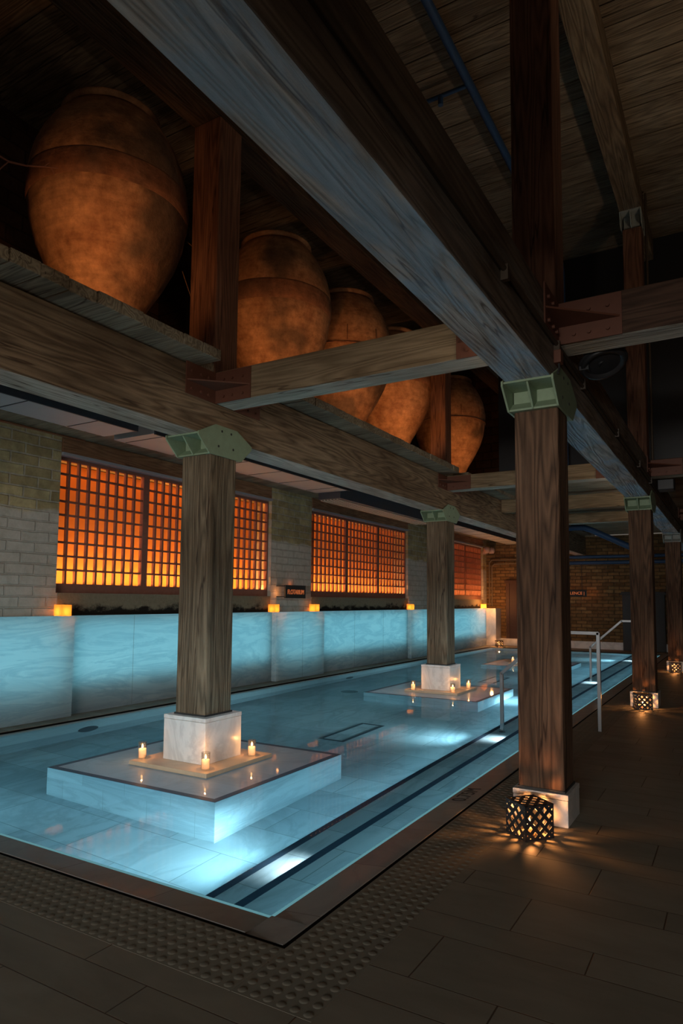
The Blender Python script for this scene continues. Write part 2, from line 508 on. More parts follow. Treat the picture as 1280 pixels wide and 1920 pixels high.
MT['alabaster'] = translucent_m('backlit_marble_panel', (0.95, 0.96, 0.96), (0.50, 0.60, 0.66), stretch=(1, 0.45, 2.6), scale=0.9)


def paper_m():
    m, nt = mat('amber_cube_shade')
    t = N(nt, 'ShaderNodeBsdfTranslucent')
    t.inputs[0].default_value = (0.95, 0.55, 0.20, 1)
    d = N(nt, 'ShaderNodeBsdfDiffuse')
    d.inputs[0].default_value = (0.9, 0.5, 0.2, 1)
    mx = N(nt, 'ShaderNodeMixShader')
    mx.inputs[0].default_value = 0.3
    L(nt, t.outputs[0], mx.inputs[1])
    L(nt, d.outputs[0], mx.inputs[2])
    o = N(nt, 'ShaderNodeOutputMaterial')
    L(nt, mx.outputs[0], o.inputs[0])
    return m


MT['cube_shade'] = paper_m()


def wax_m():
    m, nt = mat('candle_wax')
    t = N(nt, 'ShaderNodeBsdfTranslucent')
    t.inputs[0].default_value = (0.95, 0.72, 0.5, 1)
    d = N(nt, 'ShaderNodeBsdfDiffuse')
    d.inputs[0].default_value = (0.85, 0.80, 0.74, 1)
    mx = N(nt, 'ShaderNodeMixShader')
    mx.inputs[0].default_value = 0.55
    L(nt, t.outputs[0], mx.inputs[1])
    L(nt, d.outputs[0], mx.inputs[2])
    o = N(nt, 'ShaderNodeOutputMaterial')
    L(nt, mx.outputs[0], o.inputs[0])
    return m


MT['wax'] = wax_m()


def glass_thin():
    m, nt = mat('thin_candle_glass')
    tr = N(nt, 'ShaderNodeBsdfTransparent')
    tr.inputs[0].default_value = (0.95, 0.96, 0.96, 1)
    g = N(nt, 'ShaderNodeBsdfGlossy')
    g.inputs['Roughness'].default_value = 0.05
    lw = N(nt, 'ShaderNodeLayerWeight')
    lw.inputs[0].default_value = 0.25
    mx = N(nt, 'ShaderNodeMixShader')
    L(nt, math_n(nt, 'ADD', math_n(nt, 'MULTIPLY', lw.outputs[1], 0.6), 0.06), mx.inputs[0])
    L(nt, tr.outputs[0], mx.inputs[1])
    L(nt, g.outputs[0], mx.inputs[2])
    o = N(nt, 'ShaderNodeOutputMaterial')
    L(nt, mx.outputs[0], o.inputs[0])
    return m


MT['glass'] = glass_thin()


def water_m():
    m, nt = mat('still_pool_water')
    g = N(nt, 'ShaderNodeBsdfRefraction')
    g.inputs['Color'].default_value = (0.64, 0.92, 1.0, 1)
    g.inputs['IOR'].default_value = 1.333
    g.inputs['Roughness'].default_value = 0.0
    gl = N(nt, 'ShaderNodeBsdfGlossy')
    gl.inputs['Roughness'].default_value = 0.02
    n = noise(nt, coords(nt, (1, 1, 1)), 5.0, 3, 0.5)
    bn = N(nt, 'ShaderNodeBump')
    bn.inputs['Distance'].default_value = 0.0015
    bn.inputs['Strength'].default_value = 0.06
    L(nt, n, bn.inputs['Height'])
    L(nt, bn.outputs[0], g.inputs['Normal'])
    L(nt, bn.outputs[0], gl.inputs['Normal'])
    fr = N(nt, 'ShaderNodeFresnel')
    fr.inputs[0].default_value = 1.333
    mx = N(nt, 'ShaderNodeMixShader')
    L(nt, math_n(nt, 'MULTIPLY', fr.outputs[0], 0.28), mx.inputs[0])
    L(nt, g.outputs[0], mx.inputs[1])
    L(nt, gl.outputs[0], mx.inputs[2])
    o = N(nt, 'ShaderNodeOutputMaterial')
    L(nt, mx.outputs[0], o.inputs[0])
    return m


MT['water'] = water_m()

# ------------------------------------------------------------------ mesh helpers
class MB:
    """collects boxes, prisms, tubes and lathes; build() links them as ONE mesh object"""

    def __init__(self):
        self.v = []
        self.f = []
        self.sm = []

    def add(self, vs, fs, smooth=False):
        k = len(self.v)
        self.v += [tuple(p) for p in vs]
        for f in fs:
            self.f.append(tuple(i + k for i in f))
            self.sm.append(smooth)
        return self

    def box(self, x0, x1, y0, y1, z0, z1):
        vs = [(x, y, z) for z in (z0, z1) for y in (y0, y1) for x in (x0, x1)]
        fs = [(0, 2, 3, 1), (4, 5, 7, 6), (0, 1, 5, 4), (2, 6, 7, 3), (0, 4, 6, 2), (1, 3, 7, 5)]
        return self.add(vs, fs)

    def prism(self, poly, axis, a, b):
        """extrude a 2-D outline along axis; outline coordinates are the two other axes in order"""
        def P(u, v, t):
            c = [u, v]
            c.insert(axis, t)
            return tuple(c)
        n = len(poly)
        vs = [P(u, v, a) for u, v in poly] + [P(u, v, b) for u, v in poly]
        fs = [tuple(range(n))[::-1], tuple(range(n, 2 * n))]
        fs += [(i, (i + 1) % n, n + (i + 1) % n, n + i) for i in range(n)]
        return self.add(vs, fs)

    def tube(self, pts, r, n=12, cap=True):
        pts = [Vector(p) for p in pts]
        rings = []
        d0 = (pts[1] - pts[0]).normalized()
        ref = Vector((0, 0, 1)) if abs(d0.z) < 0.9 else Vector((1, 0, 0))
        for i, p in enumerate(pts):
            if i == 0:
                d = pts[1] - pts[0]
            elif i == len(pts) - 1:
                d = pts[-1] - pts[-2]
            else:
                d = (pts[i + 1] - p).normalized() + (p - pts[i - 1]).normalized()
            d.normalize()
            a = d.cross(ref)
            if a.length < 1e-5:
                a = d.cross(Vector((0, 1, 0)))
            a.normalize()
            b = d.cross(a)
            ref = b.cross(d) * -1 if False else ref
            rr = r[i] if isinstance(r, (list, tuple)) else r
            rings.append([p + a * rr * math.cos(t) + b * rr * math.sin(t) for t in [2 * PI * k / n for k in range(n)]])
        vs = [q for ring in rings for q in ring]
        fs = []
        for i in range(len(pts) - 1):
            for k in range(n):
                fs.append((i * n + k, i * n + (k + 1) % n, (i + 1) * n + (k + 1) % n, (i + 1) * n + k))
        self.add(vs, fs, True)
        if cap:
            m = len(pts) - 1
            self.add(rings[0], [tuple(range(n))[::-1]])
            self.add(rings[m], [tuple(range(n))])
        return self

    def sqtube(self, pts, w, d):
        """square-section bar through pts lying in an x-z plane (y constant)"""
        for a, b in zip(pts[:-1], pts[1:]):
            a, b = Vector(a), Vector(b)
            t = (b - a).normalized()
            nrm = Vector((0, 1, 0)).cross(t).normalized() * (w / 2)
            yy = Vector((0, d / 2, 0))
            e = t * (w / 2 * 0.98)
            a2, b2 = a - e * 0.5, b + e * 0.5
            vs = [a2 - nrm - yy, a2 + nrm - yy, a2 + nrm + yy, a2 - nrm + yy, b2 - nrm - yy, b2 + nrm - yy, b2 + nrm + yy, b2 - nrm + yy]
            self.add(vs, [(0, 1, 2, 3), (7, 6, 5, 4), (0, 4, 5, 1), (1, 5, 6, 2), (2, 6, 7, 3), (3, 7, 4, 0)])
        return self

    def lathe(self, prof, c=(0, 0, 0), n=32, wob=None):
        vs = []
        for j, (r, z) in enumerate(prof):
            for k in range(n):
                t = 2 * PI * k / n
                q = r * (1 + (wob(t, z) if wob else 0))
                vs.append((c[0] + q * math.cos(t), c[1] + q * math.sin(t), c[2] + z))
        fs = []
        for j in range(len(prof) - 1):
            for k in range(n):
                fs.append((j * n + k, j * n + (k + 1) % n, (j + 1) * n + (k + 1) % n, (j + 1) * n + k))
        if prof[0][0] > 1e-6:
            fs.append(tuple(range(n))[::-1])
        if prof[-1][0] > 1e-6:
            m = (len(prof) - 1) * n
            fs.append(tuple(range(m, m + n)))
        return self.add(vs, fs, True)

    def build(self, name, material, parent=None, bevel=0.0, loc=None, recalc=True):
        me = bpy.data.meshes.new(name)
        me.from_pydata(self.v, [], self.f)
        me.polygons.foreach_set('use_smooth', self.sm)
        if recalc:
            bm = bmesh.new()
            bm.from_mesh(me)
            bmesh.ops.recalc_face_normals(bm, faces=bm.faces)
            bm.to_mesh(me)
            bm.free()
        me.materials.append(MT[material] if isinstance(material, str) else material)
        o = bpy.data.objects.new(name, me)
        COL.objects.link(o)
        if parent:
            o.parent = parent
        if loc:
            o.location = loc
        if bevel:
            b = o.modifiers.new('edge', 'BEVEL')
            b.width = bevel
            b.segments = 2
            b.limit_method = 'ANGLE'
        return o


def tag(o, label=None, cat=None, group=None, kind=None):
    if label:
        o['label'] = label
    if cat:
        o['category'] = cat
    if group:
        o['group'] = group
    if kind:
        o['kind'] = kind
    return o


def thing(name, loc, label, cat, group=None, rz=0.0):
    o = bpy.data.objects.new(name, None)
    COL.objects.link(o)
    o.location = loc
    o.rotation_euler = (0, 0, rz)
    return tag(o, label, cat, group, 'thing')


def struct(o, label=None, cat=None):
    return tag(o, label, cat, None, 'structure')


def copy_tree(o, parent=None):
    c = o.copy()
    COL.objects.link(c)
    if parent is not None:
        c.parent = parent
    for ch in list(o.children):
        copy_tree(ch, c)
    return c


def at(mb, P):
    """shift a builder's vertices so they are relative to P (so that the parent Empty can stand at P)"""
    mb.v = [(a - P[0], b - P[1], c - P[2]) for a, b, c in mb.v]
    return mb


# ------------------------------------------------------------------ dimensions read from the photograph
S = 5.276            # bay length
XL = -2.844          # left column row
WX = -5.55           # front of the marble wainscot
BX = -5.70           # brick face of the left wall
PX0, PX1, PY0, PY1 = -5.12, -0.715, -1.916, 14.85   # pool
PZ = -0.78           # pool floor
WZ = -0.02           # water level
GXR, GYN, GXL, GYF = -0.485, -2.14, -5.24, 15.0     # overflow gutters
FY = 16.1            # far wall
ZB = 2.70            # underside of the main beams

# ------------------------------------------------------------------ floor and pool
f = MB()
f.box(GXR + 0.012, 3.5, -7.0, FY, -0.12, 0.0)
f.box(-7.0, GXR + 0.012, -7.0, GYN - 0.012, -0.12, 0.0)
f.box(BX, GXL - 0.012, GYN - 0.012, FY, -0.12, 0.0)
f.box(GXL - 0.012, GXR + 0.012, GYF + 0.012, FY, -0.12, 0.0)
struct(f.build('floor', 'floor'), 'dim limestone slab floor around the pool', 'floor')

# dark slotted channel between coping and floor
g = MB()
g.box(GXR - 0.012, GXR + 0.012, GYN - 0.012, GYF + 0.012, -0.16, -0.005)
g.box(GXL - 0.012, GXR - 0.012, GYN - 0.012, GYN + 0.012, -0.16, -0.005)
g.box(GXL - 0.012, GXL + 0.012, GYN + 0.012, GYF + 0.012, -0.16, -0.005)
g.box(GXL + 0.012, GXR - 0.012, GYF - 0.012, GYF + 0.012, -0.16, -0.005)
struct(g.build('trim_1', 'slot_black'), 'dark overflow gutter slot around the pool', 'gutter')

# coping (wet rim between water edge and gutter slot) with a pale bevelled lip at the water line
CT = -0.0195
def ring(x0, x1, y0, y1, kind):
    pass
c = MB()
c.prism([(PX1 + 0.03, -0.45), (PX1 + 0.03, CT), (GXR - 0.05, -0.004), (GXR - 0.014, -0.001), (GXR - 0.012, -0.003), (GXR - 0.012, -0.45)], 1, PY0 - 0.0299, GYF - 0.012)
c.prism([(PX1 + 0.03, -0.45), (PX1 + 0.03, -0.008), (GXR - 0.05, -0.003), (GXR - 0.014, -0.001), (GXR - 0.012, -0.003), (GXR - 0.012, -0.45)], 1, GYN + 0.012, PY0 - 0.030)
struct(c.build('trim_2', 'grey_stone'), 'wet grey stone coping along the deck side of the pool', 'pool coping')
c = MB()
c.prism([(PY0 - 0.03, -0.45), (PY0 - 0.03, CT), (GYN + 0.05, -0.004), (GYN + 0.014, -0.001), (GYN + 0.012, -0.003), (GYN + 0.012, -0.45)], 0, GXL + 0.012, PX1 + 0.0298)
struct(c.build('trim_3', 'grey_stone_near'), 'wet grey stone coping across the near end of the pool', 'pool coping')
c = MB()
c.box(GXL + 0.012, PX0 - 0.03, PY0 - 0.0298, GYF - 0.012, -0.45, CT)
struct(c.build('trim_4', 'wet_marble'), 'narrow pale coping below the glowing marble wall', 'pool coping')
c = MB()
c.box(PX0 - 0.0298, PX1 + 0.0298, PY1 + 0.03, GYF - 0.012, -0.45, CT)
struct(c.build('trim_5', 'wet_marble'), 'narrow pale coping at the far end of the pool', 'pool coping')
c = MB()
lz = CT - 0.0005
lip = lambda e, d: [(e, -0.45), (e, -0.055), (e + d * 0.008, -0.045), (e + d * 0.03, lz), (e + d * 0.03, -0.45)]
c.prism(lip(PX1, 1), 1, PY0, PY1)
c.prism(lip(PX0, -1), 1, PY0, PY1)
c.prism(lip(PY0, -1), 0, PX0, PX1)
c.prism(lip(PY1, 1), 0, PX0, PX1)
for x, y, dx, dy in ((PX1, PY0, 1, -1), (PX0, PY0, -1, -1), (PX1, PY1, 1, 1), (PX0, PY1, -1, 1)):
    c.box(min(x, x + dx * 0.03), max(x, x + dx * 0.03), min(y, y + dy * 0.03), max(y, y + dy * 0.03), -0.45, lz - 0.012)
struct(c.build('trim_12', 'marble_lip'), 'pale bevelled lip glowing at the water line', 'pool lip')

c = MB()
c.box(PX1 + 0.012, PX1 + 0.0296, PY0 - 0.029, PY1, -0.040, -0.0188)
c.box(PX0, PX1 + 0.012, PY0 - 0.0296, PY0 - 0.012, -0.040, -0.0188)
struct(c.build('trim_13', 'rim_glow'), 'thin emissive cyan strip painting leaked pool light along the overflow edge', 'edge light')

p = MB()
p.box(PX0 - 0.3, PX1 + 0.3, PY0 - 0.3, PY1 + 0.3, PZ - 0.12, PZ)
struct(p.build('pool_floor', 'marble_pool_floor'), 'blue lit marble pool floor in large slabs', 'pool floor')
p = MB()
p.box(PX0 - 0.10, PX0, PY0 - 0.1, PY1 + 0.1, PZ - 0.05, -0.45)
p.box(PX1, PX1 + 0.10, PY0 - 0.1, PY1 + 0.1, PZ - 0.05, -0.45)
p.box(PX0, PX1, PY0 - 0.10, PY0, PZ - 0.05, -0.45)
p.box(PX0, PX1, PY1, PY1 + 0.10, PZ - 0.05, -0.45)
struct(p.build('wall_pool', 'marble_pool_side'), 'marble sides of the sunken pool', 'pool wall')

# two underwater bench steps along the deck side with dark nosings
e = MB()
e.box(-1.04, PX1, PY0, PY1, -0.78, -0.25)
struct(e.build('pool_step', 'marble_pool_floor'), 'upper underwater marble step beside the deck coping', 'pool step')
e = MB()
e.box(-1.375, -1.04, PY0, PY1, -0.78, -0.50)
struct(e.build('pool_step', 'marble_pool_floor'), 'lower underwater marble step with bright light patches', 'pool step')
e = MB()
e.box(-1.044, -0.992, PY0, PY1, -0.29, -0.246)
e.box(-1.379, -1.327, PY0, PY1, -0.54, -0.496)
struct(e.build('trim_6', 'dark_band'), 'dark nosing strips on the underwater steps', 'step nosing')

wt = MB()
WX0, WX1, WY0, WY1 = PX0 - 0.03, PX1 + 0.03, PY0 - 0.03, PY1 + 0.03
PLX0, PLX1 = XL - 0.885, XL + 0.865
def wq(x0, x1, y0, y1):
    wt.add([(x0, y0, WZ), (x1, y0, WZ), (x1, y1, WZ), (x0, y1, WZ)], [(0, 1, 2, 3)])
wq(WX0, PLX0, WY0, WY1)
wq(PLX1, WX1, WY0, WY1)
ya = WY0
for i in range(3):
    wq(PLX0, PLX1, ya, i * S - 0.828)
    ya = i * S + 0.83
wq(PLX0, PLX1, ya, WY1)
struct(wt.build('water', 'water', recalc=False), 'still clear pool water lit blue from below', 'water')

# tactile paving: tiles with raised domes
def tactile(name, x0, x1, y0, y1, nlong, along, label):
    m = MB()
    gap = 0.002
    for i in range(nlong):
        if along == 1:
            ya = y0 + (y1 - y0) * i / nlong
            yb = y0 + (y1 - y0) * (i + 1) / nlong
            tiles = (x0 + gap, x1 - gap, ya + gap, yb - gap)
        else:
            xa = x0 + (x1 - x0) * i / nlong
            xb = x0 + (x1 - x0) * (i + 1) / nlong
            tiles = (xa + gap, xb - gap, y0 + gap, y1 - gap)
        a, b, cc, d = tiles
        m.box(a, b, cc, d, -0.01, 0.0006)
        nu = max(2, round((b - a) / 0.0545))
        nv = max(2, round((d - cc) / 0.0545))
        prof = [(0.0180, 0.0), (0.0140, 0.0011), (0.009, 0.0016), (0.0, 0.0018)]
        for u in range(nu):
            for v in range(nv):
                cx = a + (b - a) * (u + 0.5) / nu
                cy = cc + (d - cc) * (v + 0.5) / nv
                k = 10
                vs, fs = [], []
                for r, z in prof[:3]:
                    vs += [(cx + r * math.cos(2 * PI * t / k), cy + r * math.sin(2 * PI * t / k), 0.0006 + z) for t in range(k)]
                vs.append((cx, cy, 0.0024))
                for j in range(2):
                    for t in range(k):
                        fs.append((j * k + t, j * k + (t + 1) % k, (j + 1) * k + (t + 1) % k, (j + 1) * k + t))
                fs += [(2 * k + t, 2 * k + (t + 1) % k, 3 * k) for t in range(k)]
                m.add(vs, fs, True)
    o = m.build(name, 'tactile', recalc=False)
    return struct(o, label, 'tactile paving')


tactile('tactile_paving', -0.468, -0.140, -2.476, 7.3, 16, 1, 'dark tactile paving strip of raised dots along the deck side of the pool')
tactile('tactile_paving', -5.2, -0.470, -2.476, -2.155, 8, 0, 'dark tactile paving strip of raised dots across the near end of the pool')

# ------------------------------------------------------------------ left wall: marble wainscot, brick, windows
def lightbox(name, x1, y0, y1, label):
    m = MB()
    m.box(BX + 0.004, x1, y0, y1, 0.0, 1.125)
    o = m.build(name, 'alabaster')
    struct(o, label, 'wainscot')
    xm = (BX + x1) / 2 - 0.04
    ln = y1 - y0 - 0.1
    lamp('panel_backlight', 'AREA', (BX + 0.03, (y0 + y1) / 2, 0.72), 1.95 * ln, (0.22, 0.73, 0.90), shape='RECTANGLE', size=ln, size_y=0.74, target=(3, (y0 + y1) / 2, 0.72))
    return o


PIERS = [(-3.2, 0.72), (4.62, 6.10), (9.92, 11.25)]
RECS = [(0.72, 4.62), (6.10, 9.92), (11.25, 15.60)]
for i, (a, b) in enumerate(PIERS):
    nm = ['at the near brick pier', 'under the illuminated sign', 'behind the second column in the pool'][i]
    lightbox('marble_wainscot', WX + 0.09, a, b, 'glowing blue marble wall section projecting ' + nm)
for i, (a, b) in enumerate(RECS):
    nm = ['below the nearest lattice window', 'below the middle lattice window', 'below the farthest lattice window'][i]
    lightbox('marble_wainscot', WX, a, b, 'recessed glowing blue marble wall section ' + nm)
m = MB()
m.box(BX, -5.25, 15.60, FY, 0, 1.125)
struct(m.build('marble_wainscot', 'marble_white'), 'unlit marble end block of the wainscot at the far corner', 'wainscot')
# thin joints between the slabs
j = MB()
for y, x in ((1.68, WX), (2.9, WX), (7.4, WX), (8.66, WX), (12.85, WX), (14.2, WX), (5.4, WX + .09), (-0.5, WX + .09), (10.6, WX + .09)):
    j.box(x - 0.001, x + 0.0012, y - 0.0015, y + 0.0015, 0.01, 1.12)
struct(j.build('trim_7', 'grey_stone'), 'fine joints between the marble slabs', 'joint')

WIN = [(0.63, 4.76), (6.01, 10.25), (11.56, 15.78)]
WZ0, WZ1 = 1.39, 3.0
bw = MB()
TH = 0.45
solid = [(-3.2, WIN[0][0]), (WIN[0][1], WIN[1][0]), (WIN[1][1], WIN[2][0]), (WIN[2][1], FY + 0.3)]
for a, b in solid:
    bw.box(BX - TH, BX, a, b, 0, 3.24)
for a, b in WIN:
    bw.box(BX - TH, BX, a, b, 0, WZ0)
    bw.box(BX - TH, BX - 0.20, a, b, WZ1, 3.24)
    bw.box(BX - TH, BX - TH + 0.05, a, b, WZ0, WZ1)
struct(bw.build('wall_left', 'brick_left'), 'old cream brick wall with three lattice windows, limewashed lower down', 'wall')
# flaking sill course under each window
for i, (a, b) in enumerate(WIN):
    s_ = MB()
    s_.box(BX, BX + 0.012, a + 0.02, b - 0.02, 1.125, WZ0 - 0.002)
    struct(s_.build('trim_%d' % (8 + i), 'lime_sill'), 'flaking plaster band below the %s lattice window' % ['nearest', 'middle', 'farthest'][i], 'sill')

for i, (a, b) in enumerate(WIN):
    nm = ['nearest', 'middle', 'farthest'][i]
    win = MB()
    xf = BX - 0.07
    pan = [(a + 0.03 + k * (b - a - 0.06) / 3, a + 0.03 + (k + 1) * (b - a - 0.06) / 3) for k in range(3)]
    # outer frame and mullions
    win.box(xf - 0.055, xf + 0.008, a, b, WZ0, 1.50)
    win.box(xf - 0.055, xf + 0.008, a, b, 2.965, WZ1)
    win.box(xf - 0.055, xf + 0.008, a, a + 0.03, 1.50, 2.965)
    win.box(xf - 0.055, xf + 0.008, b - 0.03, b, 1.50, 2.965)
    for k in (1, 2):
        y = pan[k][0]
        win.box(xf - 0.055, xf + 0.008, y - 0.05, y + 0.05, 1.50, 2.965)
    wo = win.build('window_%d' % (i + 1), 'lattice')
    struct(wo, '%s window glowing orange behind a brown timber lattice' % nm, 'window')
    for k in range(3):
        la = MB()
        ya = pan[k][0] + (0.05 if k else 0.0)
        yb = pan[k][1] - (0.05 if k < 2 else 0.0)
        n = 9
        for q in range(1, n):
            y = ya + (yb - ya) * q / n
            la.box(xf - 0.043, xf, y - 0.013, y + 0.013, 1.50, 2.965)
            z = 1.50 + 1.465 * q / n
            la.box(xf - 0.040, xf - 0.002, ya, yb, z - 0.012, z + 0.012)
        la.build('lattice', 'lattice', wo)
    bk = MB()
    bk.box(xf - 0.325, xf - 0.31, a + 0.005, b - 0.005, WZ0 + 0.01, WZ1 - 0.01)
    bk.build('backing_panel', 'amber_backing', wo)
    lamp('window_light_strip', 'AREA', (xf - 0.12, (a + b) / 2, 1.46), 42.0, (1.0, 0.45, 0.12), shape='RECTANGLE', size=0.06, size_y=b - a - 0.06, rot=UPW)
    lamp('window_light_strip', 'AREA', (xf - 0.085, (a + b) / 2, 2.988), 5.0, (1.0, 0.30, 0.06), shape='RECTANGLE', size=0.05, size_y=b - a - 0.06, rot=(0, 0, 0))  # added fill strip at the head, reddening the upper cells
    # timber lintel and pale shelf strip
    li = thing('lintel', (BX, (a + b) / 2, 3.0), 'red brown timber lintel over the %s lattice window' % nm, 'lintel', 'timber lintels over the windows')
    q = MB()
    q.box(BX - 0.195, BX + 0.012, a - 0.05 + 0.06, b - 0.02, 3.045, 3.235)
    at(q, (BX, (a + b) / 2, 3.0)).build('lintel_board', 'wood_lintel', li)
    q = MB()
    q.box(BX - 0.19, BX + 0.03, a + 0.005, b - 0.005, 3.005, 3.04)
    at(q, (BX, (a + b) / 2, 3.0)).build('shelf_angle', 'duct_grey', li)

# ------------------------------------------------------------------ far wall
fwl = MB()
fwl.box(BX - TH, 3.5, FY, FY + 0.3, 0, 3.26)
fwl.box(-2.60, -1.95, FY - 0.012, FY, 0.2, 3.26)
struct(fwl.build('wall_far', 'brick_far'), 'dim tan brick end wall with a shallow pilaster', 'wall')
k = MB()
xx = BX
x = -5.25
while x < 2.8:
    k.box(x + 0.002, x + 0.74, FY - 0.10, FY - 0.001, 0.0, 0.21)
    x += 0.742
struct(k.build('baseboard_far', 'marble_white'), 'pale marble kerb along the foot of the end wall', 'kerb')
wr = MB()
wr.box(3.5, 3.8, -7.0, FY, 0, 7.0)
struct(wr.build('wall_right', brick_m('side_brick', 1, 2, srgb(130, 106, 76), srgb(100, 80, 56), srgb(86, 74, 58))), 'brick side wall beyond the deck', 'wall')

# panelled door in the far wall
d = MB()
d.box(-4.96, -4.05, FY - 0.05, FY - 0.012, 0.21, 1.90)
do = d.build('door_1', 'door_dark')
struct(do, 'dark panelled door with moulded head in the far brick wall', 'door')
d = MB()
for z0, z1 in ((0.35, 0.95), (1.08, 1.75)):
    for x0, x1 in ((-4.85, -4.55), (-4.46, -4.16)):
        d.box(x0, x1, FY - 0.058, FY - 0.05, z0, z1)
d.build('door_panels', 'door_dark', do)
d = MB()
d.box(-5.06, -4.96, FY - 0.07, FY - 0.012, 0.21, 1.90)
d.box(-4.05, -3.95, FY - 0.07, FY - 0.012, 0.21, 1.90)
d.box(-5.10, -3.91, FY - 0.09, FY - 0.012, 1.90, 1.99)
d.build('door_frame', 'door_dark', do)

lamp('far_corner_fill', 'POINT', (-5.25, 15.15, 1.35), 26.0, (1.0, 0.40, 0.11), shadow_soft_size=0.04)  # added lamp strengthening the amber glow in the corner
# black surround behind the second deck column
t = thing('wall_cabinet', (-1.2, FY - 0.2, 0.21), 'black stained surround with capped uprights against the far brick wall', 'cabinet')
for x in (-1.70, -0.86):
    q = MB()
    q.box(x, x + 0.24, FY - 0.26, FY - 0.103, 0.0, 1.55)
    q.box(x - 0.05, x + 0.29, FY - 0.30, FY - 0.103, 1.55, 1.60)
    q.box(x - 0.02, x + 0.26, FY - 0.28, FY - 0.103, 1.60, 1.64)
    at(q, (-1.2, FY - 0.2, 0.21)).build('upright', 'cabinet_black', t, 0.006)
q = MB()
q.box(-1.46, -0.86, FY - 0.18, FY - 0.103, 0.0, 1.5)
at(q, (-1.2, FY - 0.2, 0.21)).build('back_panel', 'cabinet_black', t)

# ------------------------------------------------------------------ upper shell
r = MB()
y = -7.0
i = 0
while y < 6.62:
    ww = 0.135 + 0.02 * random.random()
    y2 = min(y + ww, 6.62)
    dz = 0.012 * (random.random() - 0.5)
    r.box(-6.2, 3.5, y + 0.004, y2 - 0.004, 6.95 + dz, 7.02)
    y = y2
r.box(-6.2, 3.5, -7.0, 6.62, 7.02, 7.06)
r.box(-6.2, -2.34, 6.62, 11.6, 6.95, 7.06)
struct(r.build('ceiling', 'wood_roof'), 'dark boarded roof high above', 'ceiling')
b_ = MB()
b_.box(-2.34, 3.5, 6.66, 6.76, 3.32, 7.05)
struct(b_.build('wall_upper', MT['black_metal']), 'black partition wall closing the upper level', 'wall')
b_ = MB()
b_.box(-6.2, -2.34, 11.4, 11.6, 3.32, 7.05)
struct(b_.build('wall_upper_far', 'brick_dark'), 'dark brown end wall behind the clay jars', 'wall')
b_ = MB()
b_.box(-6.2, -6.0, -7.0, 11.4, 3.32, 7.05)
for y in (2.35, 7.6):
    b_.box(-6.0, -5.45, y, y + 0.75, 3.32, 6.9)
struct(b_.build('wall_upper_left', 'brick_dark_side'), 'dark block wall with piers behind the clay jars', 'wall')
b_ = MB()
b_.box(-6.2, 3.8, -7.2, -7.0, 2.05, 7.05)  # unseen wall added and brought down low to block the rear fill
struct(b_.build('wall_light_block', 'brick_dark'), 'added upper wall behind the viewer, blocking light', 'wall')
# lower ceiling over the far half of the hall
b_ = MB()
y = 6.8
while y < FY:
    b_.box(-2.66, 3.5, y + 0.003, y + 0.197, 3.30, 3.34)
    y += 0.2
struct(b_.build('ceiling_lower', 'wood_deck'), 'boarded ceiling over the far half of the hall', 'ceiling')

# loft deck: thick boards, ends overhanging the left beam
dk = MB()
y = -3.4
k_ = 0
while y < FY:
    ww = 0.19 + 0.03 * random.random()
    near = min(abs(y + ww / 2 - q * S) for q in range(4))
    x1 = -2.45 + 0.018 * (random.random() - 0.5)
    if near < 0.24:
        x1 = -2.69
    zz = 0.006 * random.random()
    dk.box(-6.0, x1, y + 0.003, y + ww - 0.003, 3.24 + zz, 3.325 + zz)
    # tongue
    dk.box(-6.0, x1 - 0.012, y - 0.006, y + 0.004, 3.265, 3.29)
    y += ww
struct(dk.build('loft_deck', 'wood_deck', bevel=0.004), 'thick grey boards of the loft deck under the clay jars', 'deck')

# ------------------------------------------------------------------ timber columns
def capital(mb, x, y, w):
    h = w / 2 + 0.016
    z0, z1 = 2.55, ZB
    mb.box(x - w / 2 - 0.004, x + w / 2 + 0.004, y - 0.12, y + 0.12, z0 + 0.005, z1 - 0.008)
    mb.box(x - h, x + h, y - 0.33, y + 0.33, z1 - 0.014, z1 - 0.001)
    for s in (-1, 1):
        xa = x + s * h
        poly = [(y - 0.205, z0 - 0.01), (y + 0.205, z0 - 0.01), (y + 0.345, z1 - 0.03), (y + 0.345, z1), (y + 0.14, 2.80), (y - 0.14, 2.80), (y - 0.345, z1), (y - 0.345, z1 - 0.03)]
        poly2 = [(v, z) for v, z in poly]
        mb.prism(poly2, 0, xa - 0.006, xa + 0.006)
        # sloping bottom plates between the side plates
        mb.prism([(y + s * 0.12, z0 + 0.0), (y + s * 0.20, z0 - 0.008), (y + s * 0.20, z0 + 0.004), (y + s * 0.12, z0 + 0.06)], 0, x - h, x + h)
        # middle web
        mb.prism([(y + s * 0.12, z0), (y + s * 0.205, z0 - 0.008), (y + s * 0.335, z1 - 0.02), (y + s * 0.12, z1 - 0.01)], 0, x - 0.006, x + 0.006)
    return mb


def capital_bolts(x, y, w, root, P):
    for s in (1, -1):
        xa = x + s * (w / 2 + 0.018)
        for dy, dz in ((-0.10, 2.62), (0.09, 2.625), (-0.06, 2.755), (0.06, 2.755)):
            q = MB()
            q.tube([(xa - 0.004, y + dy, dz), (xa + s * 0.006, y + dy, dz)], 0.011, 8)
            at(q, P).build('bolt', 'rubber', root)


